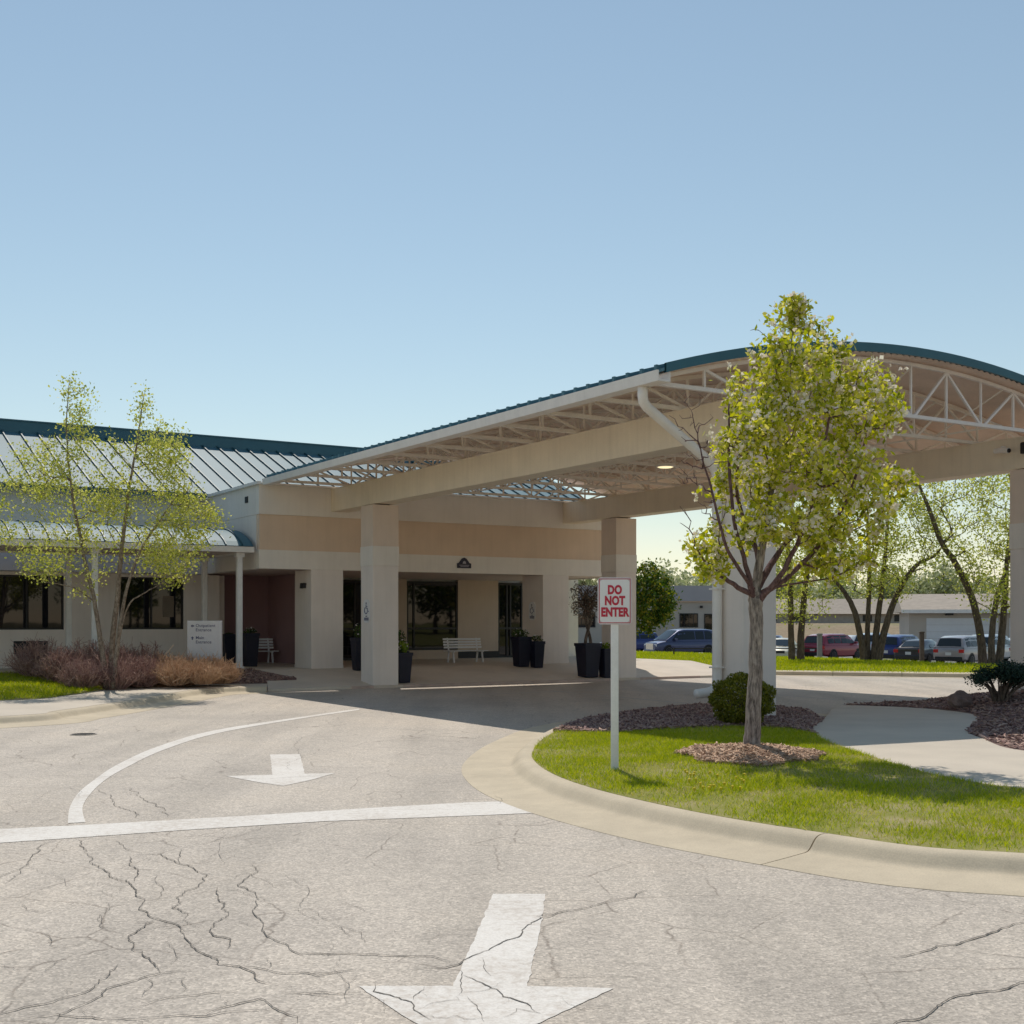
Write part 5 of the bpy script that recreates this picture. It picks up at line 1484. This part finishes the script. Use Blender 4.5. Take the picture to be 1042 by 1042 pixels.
leaf_obj('crown', tips[idx] + rg.normal(0, .06, (1500, 3)), .065, leaf_mat('bronze_leaf', [(.14, .08, .05), (.22, .15, .10), (.36, .33, .28), (.10, .09, .03)], .3), r)
# ================================================================== cars
SPEC = {
 'suv': dict(body=[(-2.30, .55, .92, .78), (-2.22, .36, 1.04, .87), (-1.6, .28, 1.08, .925), (0, .25, 1.05, .93), (1.1, .27, 1.04, .92), (1.75, .30, .98, .90), (2.15, .36, .88, .84), (2.30, .45, .74, .72)],
             top=[(-2.24, 1.04, 1.06, .86, .80), (-1.98, 1.06, 1.58, .87, .66), (-1.4, 1.07, 1.68, .89, .69), (.2, 1.05, 1.70, .90, .70), (.62, 1.04, 1.63, .90, .69), (1.35, 1.02, 1.05, .89, .80)], wb=(-1.35, 1.40), r=.36),
 'van': dict(body=[(-2.50, .50, .95, .82), (-2.44, .34, 1.04, .92), (-1.7, .26, 1.06, .97), (0, .24, 1.04, .98), (1.4, .26, 1.04, .97), (2.0, .30, .98, .93), (2.42, .36, .88, .86), (2.55, .45, .72, .74)],
             top=[(-2.46, 1.02, 1.06, .90, .84), (-2.22, 1.05, 1.68, .92, .72), (-1.5, 1.05, 1.78, .94, .75), (.3, 1.04, 1.78, .95, .75), (.75, 1.04, 1.72, .95, .74), (1.75, 1.02, 1.06, .94, .84)], wb=(-1.5, 1.60), r=.36),
 'sedan': dict(body=[(-2.38, .50, .88, .74), (-2.30, .34, .98, .84), (-1.6, .26, .98, .90), (0, .22, .93, .91), (1.2, .24, .93, .90), (1.8, .28, .86, .88), (2.25, .34, .76, .80), (2.38, .42, .64, .70)],
               top=[(-1.85, .96, .98, .80, .72), (-1.10, .95, 1.36, .84, .60), (-.5, .94, 1.43, .86, .62), (.25, .93, 1.43, .87, .62), (.60, .92, 1.36, .87, .62), (1.45, .91, .93, .86, .78)], wb=(-1.38, 1.42), r=.33),
}
def lerp_st(st, x):
    for s0, s1 in zip(st, st[1:]):
        if s0[0] <= x <= s1[0]:
            u = (x - s0[0]) / (s1[0] - s0[0])
            return [a + (b - a) * u for a, b in zip(s0, s1)]
def make_car(kind, paint, label, loc, heading, group='cars parked in the far lot', roof_rack=False, grille='car_black', cat='car'):
    S = SPEC[kind]
    root = empty('parked_car', loc, heading, label, cat, group)
    bmk = MB()
    vs, fs = [], []
    for (x, zb_, zt, hw) in S['body']:
        h = zt - zb_
        sec = [(0, zb_), (hw * .86, zb_), (hw * .97, zb_ + .12 * h), (hw, zb_ + .45 * h), (hw * .985, zb_ + .74 * h), (hw * .93, zb_ + .95 * h), (hw * .80, zt + .012), (0, zt + .03)]
        full = sec + [(-y, z) for y, z in sec[-2:0:-1]]
        vs += [(x, y, z) for y, z in full]
    n = len(full)
    for i in range(len(S['body']) - 1):
        for j in range(n): fs.append((i * n + j, i * n + (j + 1) % n, (i + 1) * n + (j + 1) % n, (i + 1) * n + j))
    fs += [tuple(range(n - 1, -1, -1)), tuple(range((len(S['body']) - 1) * n, len(S['body']) * n))]
    bmk.add(vs, fs)
    vs, fs = [], []
    T = S['top']
    for (x, z0, z1, h0, h1) in T:
        sec = [(h0, z0 - .06), (h0 * .35 + h1 * .65 + .012, z0 + (z1 - z0) * .6), (h1, z1 - .04 * (z1 > z0 + .2)), (h1 * .85, z1), (0, z1 + .02)]
        full = sec + [(-y, z) for y, z in sec[-2::-1]]
        vs += [(x, y, z) for y, z in full]
    n = len(full)
    for i in range(len(T) - 1):
        for j in range(n - 1): fs.append((i * n + j, i * n + j + 1, (i + 1) * n + j + 1, (i + 1) * n + j))
    bmk.add(vs, fs)
    body = bmk.build('body', paint, root, smooth=False)
    for p in body.data.polygons: p.use_smooth = True
    body.data.set_sharp_from_angle(angle=R(32))
    # side windows
    def side_pt(x, t, s, off=.012):
        _, z0, z1, h0, h1 = lerp_st(T, x)
        zt = z0 + (z1 - .06 - z0) * t
        u = t
        y = (h0 + (h0 * .35 + h1 * .65 + .012 - h0) * (u / .6)) if u < .6 else ((h0 * .35 + h1 * .65 + .012) + (h1 - (h0 * .35 + h1 * .65 + .012)) * ((u - .6) / .4))
        return (x, s * (y + off), zt)
    x_r, x_f = T[1][0] + .12, T[-2][0] + .18
    mid = (x_r + x_f) / 2 - .05
    spans = [(x_r + .05, mid - .62), (mid - .55, mid + .12), (mid + .19, x_f)] if kind != 'sedan' else [(x_r + .05, mid + .05), (mid + .13, x_f)]
    for s in (-1, 1):
        for a, b in spans:
            mb = MB()
            k = 6
            rows_ = []
            for t in (.10, .5, .90): rows_.append([side_pt(a + (b - a) * i / k - (.0 if a != spans[0][0] else 0), t, s) for i in range(k + 1)])
            vs = [p for r_ in rows_ for p in r_]
            if b == x_f:                                  # slanted front corner
                vs = [(p[0] + ((.42 if kind != 'sedan' else .40) * (1 - (i // (k + 1)) / 2) if i % (k + 1) == k else 0), p[1], p[2] - 0) for i, p in enumerate(vs)]
            fs = [(q * (k + 1) + i, q * (k + 1) + i + 1, (q + 1) * (k + 1) + i + 1, (q + 1) * (k + 1) + i) for q in range(2) for i in range(k)]
            mb.add(vs, fs); mb.build('side_window', M['car_glass'], root)
    def slope_glass(name, s0, s1, up0, up1):
        mb = MB()
        out = []
        for t in (up0, (up0 + up1) / 2, up1):
            x = s0[0] + (s1[0] - s0[0]) * t; z = (s0[2] + .02) + (s1[2] - s0[2]) * t; h = s0[4] + (s1[4] - s0[4]) * t
            sg_ = 1 if s1[0] < s0[0] else -1
            out += [(x + (.015 if s0[0] > 0 else -.015), y * h * .86, z + .014 - .02 * abs(y) ** 2) for y in (-1, -.5, 0, .5, 1)]
        mb.add(out, [(q * 5 + i, q * 5 + i + 1, (q + 1) * 5 + i + 1, (q + 1) * 5 + i) for q in range(2) for i in range(4)])
        mb.build(name, M['car_glass'], root)
    slope_glass('windscreen', T[-1], T[-2], .06, .94)
    slope_glass('rear_window', T[0], T[1], .10, .90)
    L0, L1 = S['body'][0][0], S['body'][-1][0]
    for s in (-1, 1):
        for x in S['wb']:
            hw = lerp_st(S['body'], x)[3]
            r0 = S['r']
            mb = MB()
            m_ = 20
            ring = lambda rr, y: [(x + rr * math.cos(2 * math.pi * i / m_), y, r0 + rr * math.sin(2 * math.pi * i / m_)) for i in range(m_)]
            yo, yi = s * (hw + .012), s * (hw - .2)
            vs = ring(r0 * .7, yo - s * .004) + ring(r0 * .93, yo) + ring(r0, yo - s * .03) + ring(r0, yi)
            fs = [(q * m_ + i, q * m_ + (i + 1) % m_, (q + 1) * m_ + (i + 1) % m_, (q + 1) * m_ + i) for q in range(3) for i in range(m_)]
            mb.add(vs, fs); w = mb.build('wheel', M['rubber'], root)
            mb = MB()
            mb.add(ring(r0 * .69, yo - s * .002) + ring(r0 * .60, yo - s * .02) + ring(.05, yo - s * .012), [(q * m_ + i, q * m_ + (i + 1) % m_, (q + 1) * m_ + (i + 1) % m_, (q + 1) * m_ + i) for q in range(2) for i in range(m_)] + [tuple(range(2 * m_, 3 * m_))])
            mb.build('rim', M['rim'], w)
            mb = MB()
            mb.add(ring(r0 * 1.16, s * (hw + .004)) + ring(r0 * 1.16, s * (hw - .06)), [tuple(range(m_))] + [(i, (i + 1) % m_, m_ + (i + 1) % m_, m_ + i) for i in range(m_)])
            mb.build('wheel_arch', M['car_black'], root)
        # lamps
        bz0 = S['body'][1]; bz1 = S['body'][-2]
        zt = bz0[2] - .10
        mb = MB(); mb.bevbox(L0 - .005, L0 + .16, *( (s * .56, s * .84) if s > 0 else (s * .84, s * .56)), zt - .16, zt + .02, .012); mb.build('tail_lamp', M['tail'], root)
        zh = bz1[2] - .14
        mb = MB(); mb.bevbox(L1 - .22, L1 - .035, *((s * .50, s * .80) if s > 0 else (s * .80, s * .50)), zh - .08, zh + .07, .012); mb.build('headlight', M['head'], root)
        mb = MB(); mb.bevbox(T[-2][0] + .28, T[-2][0] + .46, *((T[-2][3] + .02, T[-2][3] + .2) if s > 0 else (-T[-2][3] - .2, -T[-2][3] - .02)), T[-2][1] + .02, T[-2][1] + .16, .02); mb.build('wing_mirror', paint, root)
    for q in ((L0 - .03, L0 + .2, -.76, .76, .34, .56), (L1 - .2, L1 + .03, -.70, .70, .30, .46)):
        mb = MB(); mb.bevbox(*q, .03); mb.build('bumper', M['car_black'] if kind == 'suv' else paint, root)
    mb = MB(); gz = .26 if grille == 'chrome' else .10
    mb = MB(); mb.bevbox(L1 - .20, L1 + .012, -.46, .46, .60 - gz * .6, .60 + gz, .01); mb.build('grille', M[grille], root)
    mb = MB(); zp = S['body'][0][2] - .20; mb.bevbox(L0 - .022, L0 + .01, -.16, .16, zp - .08, zp + .08, .004); mb.build('number_plate', M['plate'], root)
    return root
LZ = -.498
head = lambda deg: R(90 - deg)                            # degrees clockwise from straight away
paints = {k: car_paint(k + '_paint', c) for k, c in dict(maroon=(.30, .018, .045), blue=(.016, .036, .19), black=(.03, .03, .04), silver=(.36, .33, .34), navy=(.055, .07, .16), white=(.72, .72, .70), pale=(.50, .54, .60), cream=(.66, .63, .52)).items()}
make_car('suv', paints['maroon'], 'maroon suv parked between the twin trunks and the fanning trunks', GD(848, 78, LZ), head(48))
make_car('suv', paints['blue'], 'dark blue suv with red tail lamps just right of the fanning trunks', GD(917, 73, LZ), head(40))
make_car('sedan', paints['black'], 'black sedan seen from behind between the blue suv and the wooden post', GD(937, 71.5, LZ), head(35))
make_car('suv', paints['silver'], 'silver suv seen from behind before the white garage door', GD(982, 68.5, LZ), head(42))
make_car('van', paints['navy'], 'dark blue van with bright grille parked facing left before the low white building', GD(694, 88, LZ), R(180 + 24), grille='chrome', cat='van').scale = (1.05, 1.06, 1.08)
make_car('suv', paints['blue'], 'dark car half hidden by the canopy column, left of the van', GD(641, 97, LZ), R(180 + 24))
make_car('sedan', paints['cream'], 'cream car facing the lawn behind the twin trunks', GD(796, 77, LZ), R(250))
make_car('sedan', paints['navy'], 'dark car behind the cream car, left of the twin trunks', GD(786, 92, LZ), R(250))
make_car('sedan', paints['white'], 'white car whose roof shows above the maroon suv', GD(866, 92, LZ), head(40))
make_car('suv', paints['pale'], 'pale blue-grey car glimpsed between the fanning trunks', GD(893, 84, LZ), head(40))
make_car('suv', paints['pale'], 'blue-grey suv behind the silver suv and the leaning trunk', GD(1009, 74, LZ), head(42))
make_car('sedan', paints['white'], 'white car beside the right canopy column', GD(1028, 76, LZ), head(42))

# ================================================================== far buildings
fb_ = empty('low_white_building', GD(650, 118, -.5), R(4), 'low flat-roofed pale building beyond the van', 'building')
k = 118 / F
mb = MB(); mb.box(-13, 12, 0, 14, -.2, 4.4); mb.build('wall', M['wall_far'], fb_)
mb = MB(); mb.box(-13.3, 12.3, -.35, 14.3, 4.42, 5.9); mb.build('roof_band', M['roof_far'], fb_)
mb = MB(); mb.box(-13.1, 12.1, -.18, 14.1, 4.30, 4.42); mb.build('eave', M['tan'], fb_)
for x0, x1, z0, z1, nm in ((3.95, 5.75, 1.9, 3.25, 'window'), (6.35, 7.4, .05, 3.2, 'door'), (-6, -4.2, 1.9, 3.25, 'window')):
    mb = MB(); mb.box(x0, x1, -.06, -.02, z0, z0 + .09); mb.box(x0, x1, -.06, -.02, z1 - .09, z1); mb.box(x0, x0 + .09, -.06, -.02, z0 + .09, z1 - .09); mb.box(x1 - .09, x1, -.06, -.02, z0 + .09, z1 - .09)
    if nm == 'window':
        for q in (1, 2, 3): mb.box(x0 + (x1 - x0) * q / 4 - .025, x0 + (x1 - x0) * q / 4 + .025, -.058, -.022, z0 + .09, z1 - .09)
    w = mb.build(nm, M['dark'], fb_)
    mb = MB(); mb.box(x0 + .09, x1 - .09, -.045, -.035, z0 + .09, z1 - .09); mb.build('pane', M['glass'], w)
for x in (3.2, 6.05):
    mb = MB(); mb.bevbox(x - .12, x + .12, -.3, -.01, 3.75, 3.98, .03); mb.build('wall_lamp', M['dark'], fb_)
# garage building
gb = empty('garage_building', GD(925, 97, -.5), R(-14), 'pale garage building with tan shingle roof and wide white door', 'building')
mb = MB(); mb.box(0, 22, 0, 12, -.2, 3.35); mb.build('wall', M['wall_far'], gb)
mb = MB()
mb.extr([(-.8, 3.35), (6, 4.75), (12.8, 3.35), (12.8, 3.2), (-.8, 3.2)], -.6, 22.6, 0); mb.build('roof', M['shingle'], gb)
mb = MB(); mb.box(-.62, 22.62, -.86, -.80, 3.12, 3.40); mb.build('fascia', M['white'], gb)
for x0, x1 in ((1.3, 6.6), (7.4, 12.6)):
    mb = MB()
    for q in range(5): mb.box(x0, x1, -.05 - .004 * (q % 2), -.002, .05 + q * .54, .05 + q * .54 + .525)
    mb.build('garage_door', M['garage_door'], gb)
mb = MB(); mb.bevbox(2.7, 3.3, -.3, -.01, 2.95, 3.12, .03); mb.build('wall_lamp', M['dark'], gb)
# long low house beyond the bank
hb = empty('long_house', GD(860, 172, 1.6), R(3), 'long low distant house with grey-tan roof beyond the bank', 'house')
mb = MB(); mb.box(-14, 14, 0, 10, -.5, 1.5); mb.build('wall', mat('house_siding', (.46, .42, .38), .9), hb)
mb = MB(); mb.extr([(-1, 1.4), (5, 3.6), (11, 1.4)], -14.6, 14.6, 0); mb.build('roof', M['shingle'], hb)
for x in (-11, -7.5, 2.5, 7):
    mb = MB(); mb.box(x, x + 1.3, -.05, -.01, .35, 1.25); mb.build('window', M['dark'], hb)
# tall trees and lawn added out of view for the window glass to reflect
land('reflection_lawn', [(36, -40), (90, -40), (90, 38), (60, 36), (36, 30)], lambda x, y: .12 + max(0, x - 40) * .03, M['lawn'], 6, .3)
rg = np.random.default_rng(77)
cl = []; mb = MB()
for k_ in range(26):
    cx, cy = rg.uniform(56, 74), -36 + k_ * 2.7
    hh, ww = rg.uniform(6, 11), rg.uniform(2.0, 3.2)
    d = rg.normal(size=(900, 3)); d /= np.linalg.norm(d, axis=1)[:, None]
    d *= (1 + .25 * np.sin(d[:, 0] * 6 + k_) * np.sin(d[:, 2] * 5))[:, None]
    cl.append(d * (rg.random(900) ** .3)[:, None] * [ww, ww, hh * .42] + [cx, cy, hh * .6 + .8])
    mb.tube([(cx, cy, .2), (cx, cy, hh * .8)], [.2, .08], 6)
wd = tag(empty('reflection_trees'), None, None, None, 'stuff')
leaf_obj('crown', np.vstack(cl), .55, M['leaf_round'], wd); mb.build('trunk', M['bark_dark'], wd)
# posts in the lot
def post(name, px, Y, h, w, m_, label, cap=False):
    r = empty(name, GD(px, Y, -.5), 0, label, 'post')
    mb = MB(); mb.bevbox(-w, w, -w, w, -.1, h, .02); mb.build('shaft', m_, r)
    mb = MB(); mb.bevbox(-w * 1.15, w * 1.15, -w * 1.15, w * 1.15, h + .001, h + .09, .02); mb.build('cap', m_, r)
post('timber_post', 938, 66, 1.85, .11, M['timber'], 'dark wooden post standing between the black sedan and the silver suv')
post('grey_post', 834, 66, 1.75, .12, M['grey_post'], 'weathered grey post in front of the maroon suv')
# low rail from the grey post to the left
r = empty('lot_rail', GD(800, 66, -.5), 0, 'dark low metal rail running past the twin trunks to the grey post', 'rail')
mb = MB(); x1 = (833 - 800) / F * 66
mb.bar((-6, .13, 1.02), (x1, .13, 1.02), .06); mb.bar((-6, .13, .45), (x1, .13, .45), .06); mb.build('rail', M['car_black'], r)
for x in (-6, -2.6, .2):
    mb = MB(); mb.bar((x, .19, -.05), (x, .19, 1.08), .07); mb.build('upright', M['car_black'], r)

# ================================================================== light, sky, camera
EL, AZ = R(56.5), R(-9.4)
S = Vector((math.sin(AZ) * math.cos(EL), math.cos(AZ) * math.cos(EL), math.sin(EL)))
su = bpy.data.lights.new('sun', 'SUN'); su.energy = 2.38; su.angle = R(.53); su.color = (1, .93, .83)
so = bpy.data.objects.new('sun', su); C.objects.link(so); so.rotation_euler = S.to_track_quat('Z', 'Y').to_euler(); so.location = S * 60
w = bpy.data.worlds.new('World'); bpy.context.scene.world = w; w.use_nodes = True
nt = w.node_tree; bg = nt.nodes['Background']
sk = nt.nodes.new('ShaderNodeTexSky'); sk.sky_type = 'NISHITA'; sk.sun_disc = False; sk.sun_elevation = EL; sk.sun_rotation = AZ
sk.air_density = 1.25; sk.dust_density = 0.0; sk.ozone_density = .6; sk.altitude = 0
hs = nt.nodes.new('ShaderNodeHueSaturation'); hs.inputs['Saturation'].default_value = .85; hs.inputs['Hue'].default_value = .488
nt.links.new(sk.outputs[0], hs.inputs['Color']); nt.links.new(hs.outputs[0], bg.inputs[0]); bg.inputs[1].default_value = .074
cd = bpy.data.cameras.new('camera'); cd.sensor_width = 36; cd.lens = F / 1042 * 36; cd.shift_y = (HY - 521) / 1042; cd.clip_end = 4000; cd.clip_start = .1
co = bpy.data.objects.new('camera', cd); C.objects.link(co); co.location = (0, 0, H); co.rotation_euler = (R(90), 0, 0)
sc = bpy.context.scene; sc.camera = co
sc.view_settings.view_transform = 'Standard'; sc.view_settings.look = 'None'; sc.view_settings.gamma = 1; sc.view_settings.exposure = 0.40
sc.render.resolution_x = sc.render.resolution_y = 1024
sc.cycles.max_bounces = 12; sc.cycles.diffuse_bounces = 8; sc.cycles.transmission_bounces = 4
